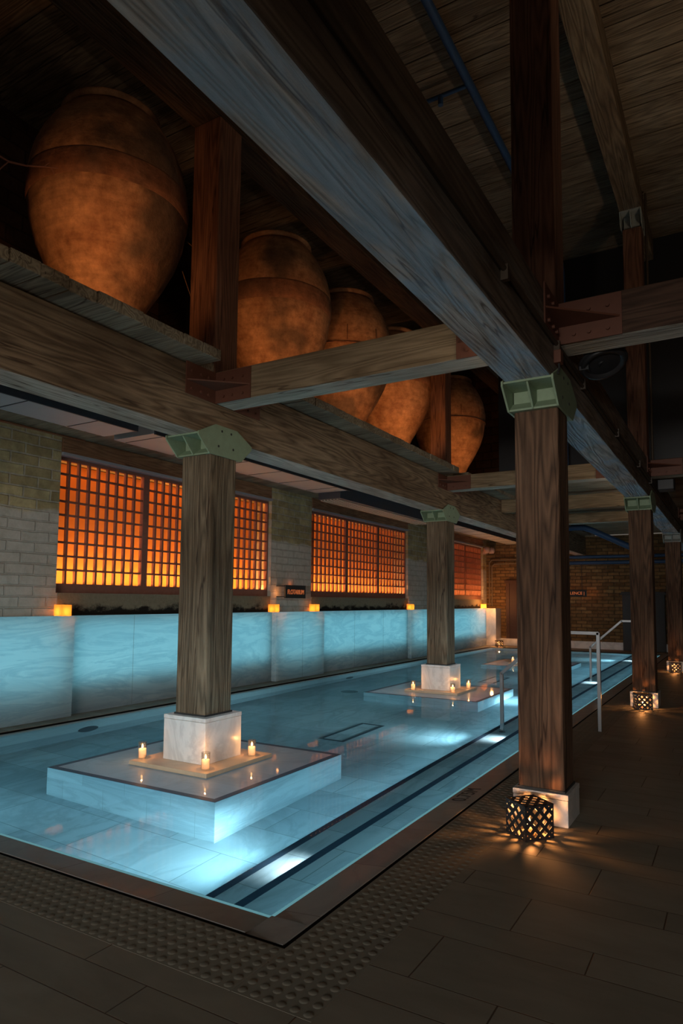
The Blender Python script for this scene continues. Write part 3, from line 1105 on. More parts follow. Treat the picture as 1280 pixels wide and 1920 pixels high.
def column(x, y, w, zbot, wmat, label, group, plinth_h, plinth_w, slab=None, cmat='steel_green'):
    P = (x, y, zbot)
    t = thing('timber_column', P, label, 'column', group)
    q = MB()
    q.box(x - w / 2, x + w / 2, y - w / 2, y + w / 2, zbot + plinth_h, 2.56)
    at(q, P).build('shaft', wmat, t, 0.014)
    q = MB()
    q.box(x - plinth_w / 2, x + plinth_w / 2, y - plinth_w / 2, y + plinth_w / 2, zbot, zbot + plinth_h - 0.034)
    q.box(x - plinth_w / 2 - 0.002, x + plinth_w / 2 + 0.002, y - plinth_w / 2 - 0.002, y + plinth_w / 2 + 0.002, zbot + plinth_h - 0.032, zbot + plinth_h)
    at(q, P).build('plinth', 'marble_white', t, 0.003)
    q = MB()
    q.box(x - w / 2 - 0.006, x + w / 2 + 0.006, y - w / 2 - 0.006, y + w / 2 + 0.006, zbot + plinth_h, zbot + plinth_h + 0.014)
    at(q, P).build('base_joint', 'rubber', t)
    cp = at(capital(MB(), x, y, w), P).build('capital', cmat, t)
    capital_bolts(x, y, w, cp, (0, 0, 0) if False else P)
    return t


WR, WL = 0.276, 0.328
column(0, 0, WR, 0, 'wood_right_post', 'nearest dark timber column on the deck, with a pierced lantern at its marble foot', 'columns along the deck', 0.19, 0.328)
column(0, S, WR, 0, 'wood_right_post', 'second dark timber column on the deck, behind the handrails', 'columns along the deck', 0.19, 0.328)
column(0, 2 * S, WR, 0, 'wood_right_post', 'farthest timber column on the deck, at the edge of the picture', 'columns along the deck', 0.19, 0.328, cmat='steel_pale')
column(XL, 0, WL, 0.014, 'wood_left_post', 'large timber column standing in the near end of the pool', 'columns in the pool', 0.364, 0.452)
column(XL, S, WL, 0.014, 'wood_left_post', 'second timber column standing in the middle of the pool', 'columns in the pool', 0.364, 0.452)
column(XL, 2 * S, WL, 0.014, 'wood_left_post', 'timber column in the far end of the pool, hidden by the nearest deck column', 'columns in the pool', 0.364, 0.452)

# marble islands in the pool
nm3 = ['near column', 'second column', 'far column']
for i in range(3):
    y = i * S
    P = (XL, y, PZ)
    t = thing('pool_platform', P, 'wide submerged marble platform with dark rim around the %s in the pool' % nm3[i], 'platform', 'marble platforms in the pool')
    X0, X1, Y0, Y1 = XL - 0.885, XL + 0.865, y - 0.828, y + 0.83
    q = MB()
    q.box(X0, X1, Y0, Y1, PZ, -0.0245)
    at(q, P).build('platform_body', 'marble_pool_side', t)
    q = MB()
    q.box(X0 + 0.05, X1 - 0.05, Y0 + 0.05, Y1 - 0.05, -0.0244, -0.0195)
    at(q, P).build('platform_top', 'wet_platform', t)
    q = MB()
    q.box(X0 - 0.001, X1 + 0.001, Y0 - 0.001, Y0 + 0.055, -0.0244, -0.0190)
    q.box(X0 - 0.001, X1 + 0.001, Y1 - 0.055, Y1 + 0.001, -0.0244, -0.0190)
    q.box(X0 - 0.001, X0 + 0.055, Y0 + 0.055, Y1 - 0.055, -0.0244, -0.0190)
    q.box(X1 - 0.055, X1 + 0.001, Y0 + 0.055, Y1 - 0.055, -0.0244, -0.0190)
    at(q, P).build('rim_band', 'dark_band', t)
    t = thing('candle_slab', (XL, y, -0.0194), 'square marble slab carrying candles round the foot of the %s' % nm3[i], 'slab', 'candle slabs')
    q = MB()
    q.box(XL - 0.416, XL + 0.416, y - 0.416, y + 0.416, -0.0194, 0.0135)
    at(q, (XL, y, -0.0194)).build('slab_body', 'tan_slab', t, 0.004)

# ------------------------------------------------------------------ beams
def beam(name, label, boxes, material, group=None, bevel=0.01, P=None, soffit=None):
    t = thing(name, P, label, 'beam', group)
    for part, bx in boxes:
        q = MB()
        q.box(*bx)
        at(q, P).build(part, material, t, bevel)
    if soffit:  # thin skin under the beam carrying light painted in as colour
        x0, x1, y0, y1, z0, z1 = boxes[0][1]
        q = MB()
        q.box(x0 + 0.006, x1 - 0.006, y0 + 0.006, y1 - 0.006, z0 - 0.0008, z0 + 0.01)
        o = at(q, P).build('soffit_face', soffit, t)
        o['label'] = 'underside painted paler as if lit from below'
    return t


YA, YE = -6.95, FY - 0.01
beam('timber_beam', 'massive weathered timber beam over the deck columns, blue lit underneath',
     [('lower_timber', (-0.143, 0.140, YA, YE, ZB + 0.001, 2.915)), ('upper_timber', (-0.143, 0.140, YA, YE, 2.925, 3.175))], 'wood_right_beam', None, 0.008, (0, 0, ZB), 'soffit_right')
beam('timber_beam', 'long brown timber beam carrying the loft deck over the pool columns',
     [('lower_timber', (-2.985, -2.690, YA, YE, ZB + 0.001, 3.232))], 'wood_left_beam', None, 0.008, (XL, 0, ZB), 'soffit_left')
beam('timber_beam', 'dark timber beam high above the clay jars', [('beam_timber', (-3.0, -2.70, YA, 11.3, 5.55, 5.85))], 'wood_purlin', None, 0.008, (XL, 0, 5.55))
beam('timber_beam', 'high timber beam under the roof boards over the deck columns', [('beam_timber', (-0.14, 0.13, YA, 6.64, 6.62, 6.94))], 'wood_top_beam', None, 0.008, (0, 0, 6.62))

CZ0, CZ1 = 2.985, 3.255
for i in range(4 - 1):
    y = i * S
    nmc = ['nearest', 'middle', 'farthest'][i]
    z0, z1 = (CZ0, CZ1) if i == 0 else (3.02, 3.235)
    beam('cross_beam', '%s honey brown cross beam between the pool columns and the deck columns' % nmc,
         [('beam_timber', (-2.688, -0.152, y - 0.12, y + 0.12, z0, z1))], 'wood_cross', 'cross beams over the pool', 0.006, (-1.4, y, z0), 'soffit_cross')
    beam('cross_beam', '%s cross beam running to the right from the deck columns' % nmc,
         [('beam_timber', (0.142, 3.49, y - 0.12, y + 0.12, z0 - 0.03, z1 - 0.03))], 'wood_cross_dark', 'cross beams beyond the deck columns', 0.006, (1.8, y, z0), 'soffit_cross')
# extra joist under the lower ceiling
beam('cross_beam', 'lower brown cross beam between the middle and farthest cross beams', [('beam_timber', (-2.688, -0.152, 7.9, 8.12, 2.99, 3.24))], 'wood_cross', 'cross beams over the pool', 0.006, (-1.4, 8.0, 3.0))


def bracket(xf, sx, yc, sy, z0, z1, label):
    """oxide red corner bracket: flanges on the two timbers and a triangular shelf"""
    P = (xf, yc, z0)
    t = thing('steel_bracket', P, label, 'bracket', 'red steel corner brackets')
    Lx, Ly = 0.38, 0.36
    zm = z0 + 0.11
    q = MB()
    def bx(x0, x1, y0, y1, za, zb):
        q.box(min(x0, x1), max(x0, x1), min(y0, y1), max(y0, y1), za, zb)
    bx(xf, xf + sx * 0.010, yc, yc + sy * Ly, z0 - 0.005, z1 - 0.01)
    bx(xf, xf + sx * Lx, yc, yc + sy * 0.010, z0 - 0.005, z1 - 0.01)
    q.prism([(xf, yc), (xf + sx * Lx, yc), (xf, yc + sy * Ly)], 2, zm - 0.006, zm + 0.006)
    at(q, P).build('angle_plate', 'steel_brown', t)
    for u in (0.10, 0.19, 0.30):
        for z in (z0 + 0.045, z0 + 0.19):
            if z > z1 - 0.04:
                continue
            q = MB()
            q.tube([(xf + sx * 0.008, yc + sy * u, z), (xf + sx * 0.026, yc + sy * u, z)], 0.013, 8)
            at(q, P).build('bolt', 'steel_brown', t)
            q = MB()
            q.tube([(xf + sx * u, yc + sy * 0.008, z), (xf + sx * u, yc + sy * 0.026, z)], 0.013, 8)
            at(q, P).build('bolt', 'steel_brown', t)
    return t


for i in range(3):
    y = i * S
    nmc = ['nearest', 'second', 'farthest'][i]
    z0, z1 = (CZ0, CZ1) if i == 0 else (3.02, 3.235)
    bracket(-2.688, 1, y - 0.121, -1, z0, z1, 'oxide red steel corner bracket on the front of the %s pool column head' % nmc)
    if i < 2:
        bracket(-2.688, 1, y + 0.121, 1, z0, z1, 'oxide red steel corner bracket behind the cross beam at the %s pool column' % nmc)
        bracket(-0.152, -1, y - 0.121, -1, z0, z1, 'oxide red steel bracket at the pool side of the %s deck column head' % nmc)
    bracket(0.142, 1, y - 0.121, -1, z0 - 0.03, z1 - 0.03, 'oxide red steel corner bracket right of the %s deck column head' % nmc)

# ------------------------------------------------------------------ upper posts
def post(x, y, w, z0, z1, label, cap=None):
    P = (x, y, z0)
    t = thing('timber_post', P, label, 'post', 'upper level timber posts')
    q = MB()
    q.box(x - w / 2, x + w / 2, y - w / 2, y + w / 2, z0, z1)
    at(q, P).build('shaft', 'wood_upper_post', t, 0.012)
    if cap:
        q = MB()
        h = w / 2 + 0.012
        q.box(x - h + 0.03, x + h - 0.03, y - 0.09, y + 0.09, cap - 0.01, cap + 0.185)
        q.box(x - h, x + h, y - 0.26, y + 0.26, cap + 0.18, cap + 0.19)
        for s in (-1, 0, 1):
            xa = x + s * h
            q.prism([(y - 0.19, cap), (y + 0.19, cap), (y + 0.26, cap + 0.185), (y - 0.26, cap + 0.185)], 0, xa - 0.006, xa + 0.006)
        at(q, P).build('capital', 'steel_pale', t)
    return t


post(-0.004, 0.0, 0.272, 3.177, 6.43, 'dark timber post rising to the roof above the nearest deck column', 6.43)
post(-0.004, S, 0.236, 3.177, 6.43, 'slim timber post with pale steel head above the second deck column', 6.43)
post(XL + 0.01, 0.0, 0.30, 3.233, 5.549, 'reddish timber post beside the nearest clay jar')
post(XL + 0.01, S, 0.25, 3.233, 5.549, 'timber post between the fourth and farthest clay jars')

# ------------------------------------------------------------------ clay jars
def jar(i, y, label, band):
    x = -3.65
    P = (x, y, 3.332)
    t = thing('clay_jar', P, label, 'jar', 'giant clay jars on the loft deck', )
    prof = [(0.13, 0.0), (0.16, 0.02), (0.20, 0.20), (0.25, 0.36), (0.345, 0.57), (0.485, 0.80), (0.585, 1.0), (0.642, 1.18), (0.670, 1.36), (0.679, 1.50), (0.678, 1.60),
            (0.664, 1.71), (0.636, 1.83), (0.585, 1.96), (0.520, 2.08), (0.450, 2.18), (0.405, 2.235)]
    ph = random.random() * 6
    wob = lambda a, z: 0.006 * math.sin(3 * a + ph + z * 2) + 0.004 * math.sin(7 * a + ph * 2 - 3 * z)
    q = MB()
    q.lathe(prof, (0, 0, 0), 56, wob)
    q.build('body', 'clay%d' % i, t)
    q = MB()
    q.lathe([(0.400, 2.225), (0.405, 2.240), (0.418, 2.246), (0.430, 2.262), (0.430, 2.278), (0.415, 2.292), (0.385, 2.295), (0.35, 2.288), (0.34, 2.23)], (0, 0, 0), 48)
    q.build('rim', 'clay%d' % i, t)
    if band == 'band':
        q = MB()
        q.lathe([(0.668, 1.365), (0.679, 1.369), (0.687, 1.45), (0.687, 1.52), (0.682, 1.57), (0.675, 1.60)], (0, 0, 0), 56, wob)
        q.build('collar', 'clay_band', t)
    else:
        q = MB()
        for zz in (1.42, ):
            q.lathe([(0.674, zz - 0.012), (0.688, zz - 0.006), (0.688, zz + 0.006), (0.672, zz + 0.012)], (0, 0, 0), 56, wob)
        for k in range(10):
            a = 2 * PI * k / 10 + 0.2
            pts = []
            for zz, rr in ((1.45, 0.676), (1.55, 0.680), (1.66, 0.671)):
                pts.append((rr * math.cos(a), rr * math.sin(a), zz))
            q.tube(pts, 0.008, 6)
        q.build('collar', 'clay_band', t)
    t.rotation_euler = (0, 0, i * 1.3)
    return t


jar(0, JAR_Y[0], 'nearest and largest looking giant terracotta jar with a dark collar', 'band')
jar(1, JAR_Y[1], 'second giant clay jar, with a dark collar, right of the reddish post', 'band')
jar(2, JAR_Y[2], 'third giant clay jar with a thin ribbed seam, above the nearest cross beam', 'rib')
jar(3, JAR_Y[3], 'fourth giant clay jar, mostly hidden by the nearest cross beam', 'band')
jar(4, JAR_Y[4], 'farthest giant clay jar, behind the timber post at the end of the loft', 'rib')

# guy wires and a dry twig at the nearest jar
q = MB()
q.tube([(-3.2, 0.02, 4.62), (-2.99, 0.08, 4.42)], 0.004, 6)
tag(q.build('guy_wire', 'rope'), 'thin wire tying the nearest clay jar to the reddish post', 'wire', 'guy wires', 'thing')
q = MB()
q.tube([(-3.25, 0.02, 4.35), (-3.10, 0.05, 3.95), (-2.99, 0.08, 3.62)], 0.004, 6)
tag(q.build('guy_wire', 'rope'), 'thin slanting wire below the nearest jar, falling to the reddish post', 'wire', 'guy wires', 'thing')
q = MB()
q.tube([(-3.2, -1.345, 4.533), (-3.2, -1.45, 4.483), (-3.2, -1.60, 4.402), (-3.2, -1.73, 4.355), (-3.2, -1.80, 4.355), (-3.2, -1.95, 4.39)], [0.003, 0.005, 0.007, 0.008, 0.008, 0.006], 6)
q.tube([(-3.2, -1.73, 4.355), (-3.2, -1.78, 4.28), (-3.2, -1.815, 4.22)], 0.005, 5)
q.tube([(-3.2, -1.46, 4.48), (-3.2, -1.42, 4.53)], 0.004, 5)
q.tube([(-3.2, -1.40, 4.505), (-3.2, -1.37, 4.47)], 0.004, 5)
tag(q.build('dry_twig', 'twig'), 'dry reddish twig sticking out left of the nearest clay jar', 'twig', None, 'thing')

# ------------------------------------------------------------------ services under the loft
def duct(y0, y1, x0, x1, zb, label):
    P = ((x0 + x1) / 2, (y0 + y1) / 2, zb)
    t = thing('air_duct', P, label, 'duct', 'flat air ducts under the loft')
    q = MB()
    q.box(x0, x1, y0, y1, zb, 3.235)
    at(q, P).build('duct_sheet', 'duct_grey', t)
    q = MB()
    q.box(x1 + 0.001, x1 + 0.02, y0, y1, zb - 0.012, zb + 0.12)
    at(q, P).build('side_rail', 'duct_dark', t)
    y = y0 + 0.15
    while y < y1 - 0.05:
        q = MB()
        q.box(x0 + 0.02, x1 - 0.02, y - 0.006, y + 0.006, zb - 0.004, zb)
        at(q, P).build('seam', 'duct_dark', t)
        y += 0.75
    return t


duct(-3.2, 0.42, -4.72, -4.22, 3.06, 'long flat grey air duct under the loft at the left edge')
duct(0.75, 5.0, -4.95, -4.32, 3.12, 'flat grey air duct under the loft behind the near pool column')
duct(9.3, 15.8, -4.95, -4.4, 3.08, 'flat grey air duct under the loft near the far end of the pool')

t = thing('air_conditioner', (-4.72, 7.0, 2.99), 'long charcoal air unit with pale slatted grille above the middle window', 'air conditioner')
q = MB()
q.box(-4.93, -4.50, 5.02, 9.05, 3.01, 3.234)
at(q, (-4.72, 7.0, 2.99)).build('casing', 'ac_dark', t, 0.008)
for k in range(6):
    x = -4.905 + k * 0.062
    q = MB()
    q.box(x, x + 0.024, 5.06, 9.01, 2.992, 3.009)
    at(q, (-4.72, 7.0, 2.99)).build('grille_slat', 'ac_slat', t)

q = MB()
q.tube([(-5.66, -3.0, 3.215), (-5.64, 0.9, 3.215)], 0.014, 8)
tag(q.build('copper_pipe', 'copper'), 'thin copper pipe along the top of the left brick wall', 'pipe', None, 'thing')

# conduits along the deck beam
t = thing('conduit', (0.165, 0, 2.92), 'pair of dark conduits clipped along the groove of the deck beam', 'conduit')
q = MB()
q.tube([(0.157, YA, 2.92), (0.157, YE, 2.92)], 0.014, 8)
at(q, (0.165, 0, 2.92)).build('conduit_tube', 'pipe_dark', t)
q = MB()
q.tube([(0.156, -0.2, 2.885), (0.156, YE, 2.885)], 0.012, 8)
at(q, (0.165, 0, 2.92)).build('conduit_tube', 'pipe_dark', t)
for y in (-1.3, -0.22, 0.6, 2.2, 3.8, 5.0):
    q = MB()
    q.box(0.1405, 0.176, y - 0.015, y + 0.015, 2.865, 2.94)
    at(q, (0.165, 0, 2.92)).build('clip', 'pipe_dark', t)
t = thing('junction_box', (0.16, -0.2, 2.78), 'small red junction box with a hanging cable on the deck beam', 'junction box')
q = MB()
q.box(0.1405, 0.185, -0.245, -0.175, 2.80, 2.88)
at(q, (0.16, -0.2, 2.78)).build('box_body', 'steel_brown', t, 0.004)
q = MB()
q.tube([(0.165, -0.21, 2.80), (0.168, -0.215, 2.77), (0.167, -0.25, 2.73)], 0.007, 8)
at(q, (0.16, -0.2, 2.78)).build('cable', 'rubber', t)

# roof pipe
q = MB()
q.tube([(-1.19, -6.5, 6.78), (-1.19, 6.1, 6.78), (-1.19, 6.3, 6.74), (-1.19, 6.4, 6.6), (-1.19, 6.4, 3.4)], 0.045, 12)
q.tube([(-1.19, 2.05, 6.78), (-1.85, 2.05, 6.78)], 0.022, 8)
q.tube([(-1.52, 2.05, 6.78), (-1.52, 2.05, 6.68)], 0.03, 8)
tag(q.build('roof_pipe', 'pipe_blue'), 'blue painted sprinkler pipe running under the roof boards', 'pipe', None, 'thing')
q = MB()
q.tube([(0.17, 5.22, 3.2), (0.17, 5.22, 6.9)], 0.016, 8)
tag(q.build('post_conduit', 'pipe_dark'), 'thin conduit climbing beside the slim upper post', 'conduit', None, 'thing')

# blue pipes at the far end
q = MB()
q.tube([(-2.62, 13.0, 3.2), (-2.35, 13.0, 3.2), (-2.15, 13.0, 3.19), (-1.98, 13.0, 3.12), (-1.0, 13.0, 2.62), (-0.6, 13.0, 2.42)], 0.075, 14)
tag(q.build('blue_pipe', 'pipe_blue'), 'blue painted pipe bending down under the far ceiling', 'pipe', 'blue pipes at the far end', 'thing')
q = MB()
q.tube([(-4.2, 15.8, 2.64), (0.8, 15.8, 2.64)], 0.045, 12)
tag(q.build('blue_pipe', 'pipe_blue'), 'upper of two straight blue pipes across the far wall', 'pipe', 'blue pipes at the far end', 'thing')
q = MB()
q.tube([(-4.2, 15.8, 2.47), (0.8, 15.8, 2.47)], 0.055, 12)
tag(q.build('blue_pipe', 'pipe_blue'), 'lower of two straight blue pipes across the far wall', 'pipe', 'blue pipes at the far end', 'thing')
for k, (yy, zz) in enumerate(((16.06, 2.62), (16.06, 2.50))):
    q = MB()
    q.tube([(-5.58, yy - 0.02, 1.2), (-5.58, yy - 0.02, zz - 0.08), (-5.5, yy - 0.02, zz), (-2.62, yy - 0.02, zz)] if k == 0 else [(-5.50, yy - 0.02, 1.2), (-5.50, yy - 0.02, zz - 0.08), (-5.42, yy - 0.02, zz), (-2.62, yy - 0.02, zz)], 0.018, 8)
    tag(q.build('wall_conduit', 'terracotta_pipe'), ['outer', 'inner'][k] + ' thin conduit curving from the far corner along the end wall', 'conduit', None, 'thing')

t = thing('emergency_light', (-5.62, 15.9, 2.9), 'twin headed pale emergency light in the far left corner', 'light')
for k, yy in enumerate((15.72, 15.98)):
    q = MB()
    q.lathe([(0.0, -0.10), (0.07, -0.09), (0.105, -0.03), (0.11, 0.03), (0.08, 0.08), (0.0, 0.10)], (-5.55 + 0.06 * k, yy, 2.92), 20)
    at(q, (-5.62, 15.9, 2.9)).build('lamp_head', 'pinkish', t)
q = MB()
q.box(-5.699, -5.60, 15.78, 15.92, 2.80, 2.90)
at(q, (-5.62, 15.9, 2.9)).build('bracket_box', 'pinkish', t)

# black round luminaire under the right cross beam
t = thing('stage_light', (0.34, 0.30, 2.95), 'round black stage light hanging under the cross beam right of the nearest deck column', 'stage light')
ax = Vector((0.25, -0.35, -1.0)).normalized()
def tilted(prof, n=32):
    m_ = MB()
    m_.lathe(prof, (0, 0, 0), n)
    R = ax.to_track_quat('Z', 'Y').to_matrix()
    m_.v = [tuple(R @ Vector(v)) for v in m_.v]
    return m_
tilted([(0.0, -0.10), (0.09, -0.09), (0.135, -0.02), (0.145, 0.01), (0.145, 0.04), (0.12, 0.045), (0.11, 0.02), (0.0, 0.015)]).build('lamp_body', 'black_metal', t)
tilted([(0.147, 0.0), (0.158, 0.004), (0.158, 0.016), (0.147, 0.02)]).build('front_ring', 'black_metal', t)
q = MB()
q.tube([(0, 0, -0.02), (-0.05, 0, 0.05)], 0.03, 10)
q.box(-0.14, -0.08, -0.06, 0.06, -0.06, 0.0)
q.build('yoke', 'black_metal', t)
t = thing('stage_light', (0.30, S + 0.25, 2.93), 'boxy black stage light under the cross beam at the second deck column', 'stage light')
q = MB()
q.box(-0.1, 0.1, -0.12, 0.12, -0.09, 0.05)
q.build('lamp_body', 'black_metal', t, 0.01)
q = MB()
q.tube([(0, 0, 0.03), (0, 0, 0.07)], 0.02, 8)
q.build('yoke', 'black_metal', t)

# ------------------------------------------------------------------ signs
def text(body, size, mtl, loc, rot, parent, name='lettering', ext=0.003, align='CENTER', sx=1.0):
    cu = bpy.data.curves.new(name, 'FONT')
    cu.body = body
    cu.size = size
    cu.align_x = align
    cu.align_y = 'CENTER'
    cu.extrude = ext
    ob = bpy.data.objects.new(name, cu)
    COL.objects.link(ob)
    dg = bpy.context.evaluated_depsgraph_get()
    me = bpy.data.meshes.new_from_object(ob.evaluated_get(dg))
    bpy.data.objects.remove(ob)
    me.materials.clear()
    me.materials.append(MT[mtl])
    o = bpy.data.objects.new(name, me)
    COL.objects.link(o)
    o.location = loc
    o.rotation_euler = rot
    o.scale = (sx, 1, 1)
    if parent:
        o.parent = parent
    return o


t = thing('wall_sign', (BX + 0.10, 5.33, 1.36), 'dark sign with glowing red lettering on the brick pier between two windows', 'sign')
q = MB()
q.box(0.0, 0.03, -0.31, 0.31, 0.0, 0.225)
q.build('sign_board', 'rubber', t, 0.003)
text('FLOTARIUM', 0.115, 'letter_glow', (0.033, 0.0, 0.105), (PI / 2, 0, PI / 2), t, sx=0.82)
q = MB()
for z in (0.02, 0.20):
    q.box(-0.10, 0.01, -0.40, -0.30, z, z + 0.012)
q.build('sign_arm', 'black_metal', t)
lamp('sign_glow', 'POINT', (BX + 0.09, 4.92, 1.46), 0.55, (1.0, 0.36, 0.10), shadow_soft_size=0.02)
lamp('sign_glow', 'POINT', (BX + 0.05, 5.33, 1.60), 0.10, (1.0, 0.25, 0.08), shadow_soft_size=0.02)

t = thing('hanging_sign', (-3.05, 15.72, 1.49), 'dark hanging sign with glowing red lettering before the far brick wall', 'sign')
q = MB()
q.box(-0.40, 0.43, -0.02, 0.02, 0.0, 0.20)
q.build('sign_board', 'rubber', t, 0.003)
text('SILENCE |', 0.115, 'letter_glow', (0.375, -0.023, 0.10), (PI / 2, 0, 0), t, align='RIGHT')
for x in (-0.3, 0.3):
    q = MB()
    q.tube([(x, 0, 0.2), (x, 0, 0.93)], 0.008, 8)
    q.build('hanger', 'black_metal', t)
lamp('sign_glow', 'POINT', (-2.55, 15.85, 1.58), 0.55, (1.0, 0.28, 0.08), shadow_soft_size=0.02)
lamp('sign_glow', 'POINT', (-3.3, 15.85, 1.75), 0.40, (1.0, 0.28, 0.08), shadow_soft_size=0.02)

o = text('0.75M', 0.145, 'letter_dark', (-0.600, 0.22, -0.0098), (-0.103, 0, PI / 2), None, 'depth_marking', 0.0005, sx=1.0)
tag(o, 'dark engraved depth marking reading 0.75M on the pool coping', 'marking', None, 'thing')

# ------------------------------------------------------------------ handrails
def rail(y, label):
    P = (-0.2, y, 0)
    t = thing('handrail', P, label, 'handrail', 'stainless pool handrails')
    parts = [('pool_post', [(-1.235, y, -0.50), (-1.235, y, 0.53)]),
             ('sloping_bar', [(-1.235, y, 0.53), (-0.70, y, 1.01)]),
             ('top_bar', [(-0.70, y, 1.01), (-0.20, y, 1.01)]),
             ('deck_post', [(-0.20, y, 1.01), (-0.20, y, 0.0)])]
    for nm_, pts in parts:
        q = MB()
        q.sqtube(pts, 0.036, 0.036)
        at(q, P).build(nm_, 'stainless', t, 0.002)
    q = MB()
    q.lathe([(0.036, 0.0), (0.036, 0.03), (0.03, 0.03)], (-1.235, y, -0.50), 16)
    at(q, P).build('socket', 'stainless', t)
    return t


rail(3.10, 'square stainless handrail beside the nearest deck column')
rail(8.40, 'square stainless handrail before the second deck column, farther along the pool')

# ------------------------------------------------------------------ pool fittings
def grate(x0, x1, y0, y1, label):
    t = thing('floor_grate', ((x0 + x1) / 2, (y0 + y1) / 2, PZ), label, 'grate', 'grates in the pool floor')
    q = MB()
    b = 0.045
    q.box(x0, x1, y0, y0 + b, PZ, PZ + 0.004)
    q.box(x0, x1, y1 - b, y1, PZ, PZ + 0.004)
    q.box(x0, x0 + b, y0 + b, y1 - b, PZ, PZ + 0.004)
    q.box(x1 - b, x1, y0 + b, y1 - b, PZ, PZ + 0.004)
    at(q, ((x0 + x1) / 2, (y0 + y1) / 2, PZ)).build('slot_frame', 'grate', t)


grate(-2.955, -2.635, 1.985, 2.985, 'dark rectangular slot grate in the pool floor behind the near platform')
grate(-3.01, -2.70, 7.4, 8.4, 'dark rectangular slot grate in the pool floor behind the second platform')


def disc(name, c, axis, r, label, cat):
    q = MB()
    d = [0, 0, 0]
    d[axis] = 0.008
    q.tube([c, tuple(a + b for a, b in zip(c, d))], r, 28)
    tag(q.build(name, 'grate'), label, cat, 'round covers in the pool', 'thing')


disc('inlet_cover', (PX0 + 0.004, 0.68, -0.43), 0, 0.13, 'round dark cover on the left pool side near the first column', 'cover')
disc('inlet_cover', (PX0 + 0.004, 6.45, -0.55), 0, 0.13, 'round dark cover on the left pool side farther along', 'cover')
disc('drain_cover', (-4.35, 5.11, PZ), 2, 0.14, 'round dark drain cover in the pool floor left of the second platform', 'cover')

# ------------------------------------------------------------------ candles in glasses
def candle(x, y, z, label, wax_h=0.072, power=1.0):
    t = thing('glass_candle', (x, y, z), label, 'candle', 'glass candles on the slabs')
    q = MB()
    q.lathe([(0.030, 0.002), (0.030, wax_h), (0.0, wax_h - 0.006)], (0, 0, 0), 20)
    q.build('wax', 'wax', t)
    q = MB()
    R, H = 0.034, 0.128
    q.lathe([(0.0, 0.0), (R, 0.0), (R + 0.001, H * 0.62), (R + 0.003, H * 0.64), (R + 0.001, H * 0.66), (R + 0.001, H), (R - 0.002, H), (R - 0.002, 0.004)], (0, 0, 0), 24)
    q.build('glass', 'glass', t)
    q = MB()
    q.lathe([(0.0, 0.0), (0.007, 0.008), (0.008, 0.015), (0.004, 0.029), (0.0, 0.038)], (0, 0, wax_h + 0.003), 12)
    q.build('flame', 'flame', t)
    q = MB()
    q.tube([(0, 0, wax_h - 0.006), (0, 0, wax_h + 0.006)], 0.0015, 6)
    q.build('wick', 'rubber', t)
    lamp('candle_light', 'POINT', (x, y, z + wax_h + 0.049), power, WARM, shadow_soft_size=0.006)
    lamp('candle_wax_glow', 'POINT', (x, y, z + wax_h - 0.020), 0.10, (1.0, 0.62, 0.35), shadow_soft_size=0.012)  # added lamp inside the wax, standing in for flame light passing through
    return t


CZ = 0.014
candle(-3.246, -0.287, CZ, 'glass candle at the left corner of the nearest column slab')
candle(-2.544, -0.295, CZ, 'glass candle at the front corner of the nearest column slab')
candle(-2.530, 0.265, CZ, 'glass candle right of the nearest column slab, towards the pool steps')
candle(-3.150, S - 0.345, CZ, 'glass candle at the left corner of the second column slab')
candle(-2.530, S - 0.325, CZ, 'glass candle at the front corner of the second column slab')
candle(-2.505, S + 0.27, CZ, 'glass candle at the right of the second column slab')
candle(-3.20, 2 * S - 0.25, CZ, 'tiny lit candle on the far slab, half hidden by the nearest handrail')

# ------------------------------------------------------------------ amber cubes on the marble ledge
def cube(y, x, label, power=0.8):
    t = thing('cube_lantern', (x, y, 1.126), label, 'lantern', 'amber cube lanterns on the marble ledge')
    s = 0.068
    q = MB()
    q.box(-s, s, -s, s, 0.0, 0.128)
    q.build('shade', 'cube_shade', t, 0.004)
    lamp('cube_lantern_light', 'POINT', (x, y, 1.126 + 0.05), power, (1.0, 0.45, 0.08), shadow_soft_size=0.02)
    return t


CX = -5.60
cube(0.66, CX, 'amber cube lantern on the marble ledge, first from the left')
cube(4.73, CX, 'amber cube lantern on the marble ledge just left of the wall sign')
cube(5.98, CX, 'amber cube lantern on the marble ledge just right of the wall sign')
cube(10.18, CX, 'amber cube lantern on the ledge just left of the second pool column')
cube(15.50, CX, 'amber cube lantern on the marble ledge at the far corner', 2.2)

# ------------------------------------------------------------------ pierced lanterns
def clip(poly, f_):
    out = []
    for i in range(len(poly)):
        a, b = poly[i], poly[(i + 1) % len(poly)]
        fa, fb = f_(a), f_(b)
        if fa >= 0:
            out.append(a)
        if (fa >= 0) != (fb >= 0):
            t_ = fa / (fa - fb)
            out.append((a[0] + (b[0] - a[0]) * t_, a[1] + (b[1] - a[1]) * t_))
    return out


def lattice_polys(s, n, bw_):
    """crossing diagonal strips clipped to the square [0,s]^2"""
    P = []
    c = s / n
    for sg in (1, -1):
        for k in range(-n - 1, n + 2) if sg == -1 else range(0, 2 * n + 1):
            d = k * c
            h = bw_ / 2 * math.sqrt(2)
            sq = [(0, 0), (s, 0), (s, s), (0, s)]
            f1 = lambda p: p[0] + sg * p[1] - (d - h)
            f2 = lambda p: (d + h) - (p[0] + sg * p[1])
            q = clip(sq, f1)
            q = clip(q, f2) if len(q) > 2 else q
            if len(q) > 2:
                P.append((q, sg))
    return P


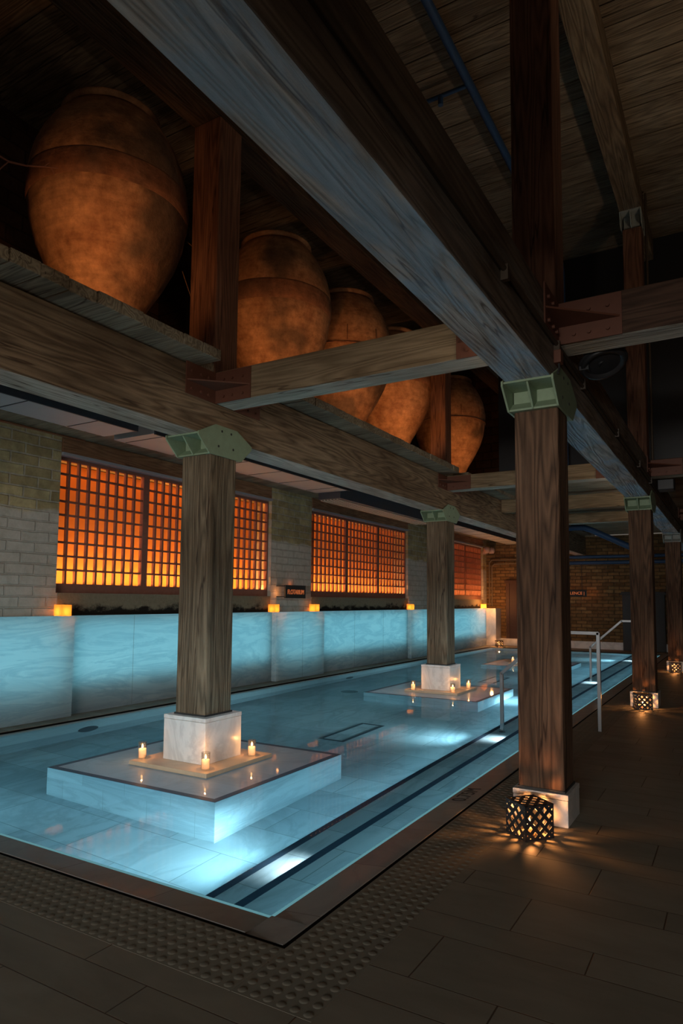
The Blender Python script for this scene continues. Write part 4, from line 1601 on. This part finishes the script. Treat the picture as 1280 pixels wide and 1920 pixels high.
def lantern_master(s, h):
    root = bpy.data.objects.new('pierced_lantern', None)
    COL.objects.link(root)
    th = 0.003
    pol = lattice_polys(s, 3, 0.0205)
    def face(tr):
        m_ = MB()
        for q, sg in pol:
            o_ = 0.0002 if sg > 0 else 0.0
            v0 = [tr(u, v, 0.0 + o_) for u, v in q]
            v1 = [tr(u, v, th + o_) for u, v in q]
            k = len(q)
            m_.add(v0 + v1, [tuple(range(k))[::-1], tuple(range(k, 2 * k))] + [(i, (i + 1) % k, k + (i + 1) % k, k + i) for i in range(k)])
        e = 0.011
        for (u0, u1, w0, w1) in ((0, s, 0, e), (0, s, s - e, s), (0, e, e, s - e), (s - e, s, e, s - e)):
            vs = [tr(u, w_, d_) for d_ in (0.0004, th - 0.0004) for w_ in (w0, w1) for u in (u0, u1)]
            m_.add(vs, [(0, 2, 3, 1), (4, 5, 7, 6), (0, 1, 5, 4), (2, 6, 7, 3), (0, 4, 6, 2), (1, 3, 7, 5)])
        return m_
    hs = s / 2
    zs = h / s
    face(lambda u, v, d: (u - hs, -hs + d, v * zs)).build('side_panel', 'black_metal', root)
    face(lambda u, v, d: (u - hs, hs - d, v * zs)).build('side_panel', 'black_metal', root)
    face(lambda u, v, d: (-hs + d, u - hs, v * zs)).build('side_panel', 'black_metal', root)
    face(lambda u, v, d: (hs - d, u - hs, v * zs)).build('side_panel', 'black_metal', root)
    face(lambda u, v, d: (u - hs, v - hs, h - d)).build('top_panel', 'black_metal', root)
    q = MB()
    q.lathe([(0.0, 0.002), (0.028, 0.002), (0.028, 0.055), (0.0, 0.052)], (0, 0, 0), 18)
    q.build('candle', 'wax', root)
    q = MB()
    q.lathe([(0.0, 0.0), (0.006, 0.008), (0.0065, 0.014), (0.003, 0.028), (0.0, 0.036)], (0, 0, 0.058), 12)
    q.build('flame', 'lantern_flame', root)
    return root


LAN = [((-0.005, -0.386, 0.0), 0.888, 'pierced black metal cube lantern on the floor by the nearest deck column', 9.0),
       ((0.001, 4.97, 0.0), 0.353, 'pierced black cube lantern on the floor by the second deck column', 8.0),
       ((0.00, 2 * S - 0.36, 0.0), 0.25, 'pierced black cube lantern at the farthest deck column, by the picture edge', 8.0),
       ((-5.02, 15.05 + 0.12, 0.0), 0.6, 'small glowing pierced lantern at the far left corner of the pool', 24.0)]
lm = lantern_master(0.19, 0.191)
for i, (loc, rz, lab, pw) in enumerate(LAN):
    o = lm if i == 0 else copy_tree(lm)
    o.location = loc
    o.rotation_euler = (0, 0, rz)
    tag(o, lab, 'lantern', 'pierced cube lanterns', 'thing')
    lamp('lantern_light', 'POINT', (loc[0], loc[1], loc[2] + 0.115), pw, (1.0, 0.37, 0.10), shadow_soft_size=0.02)
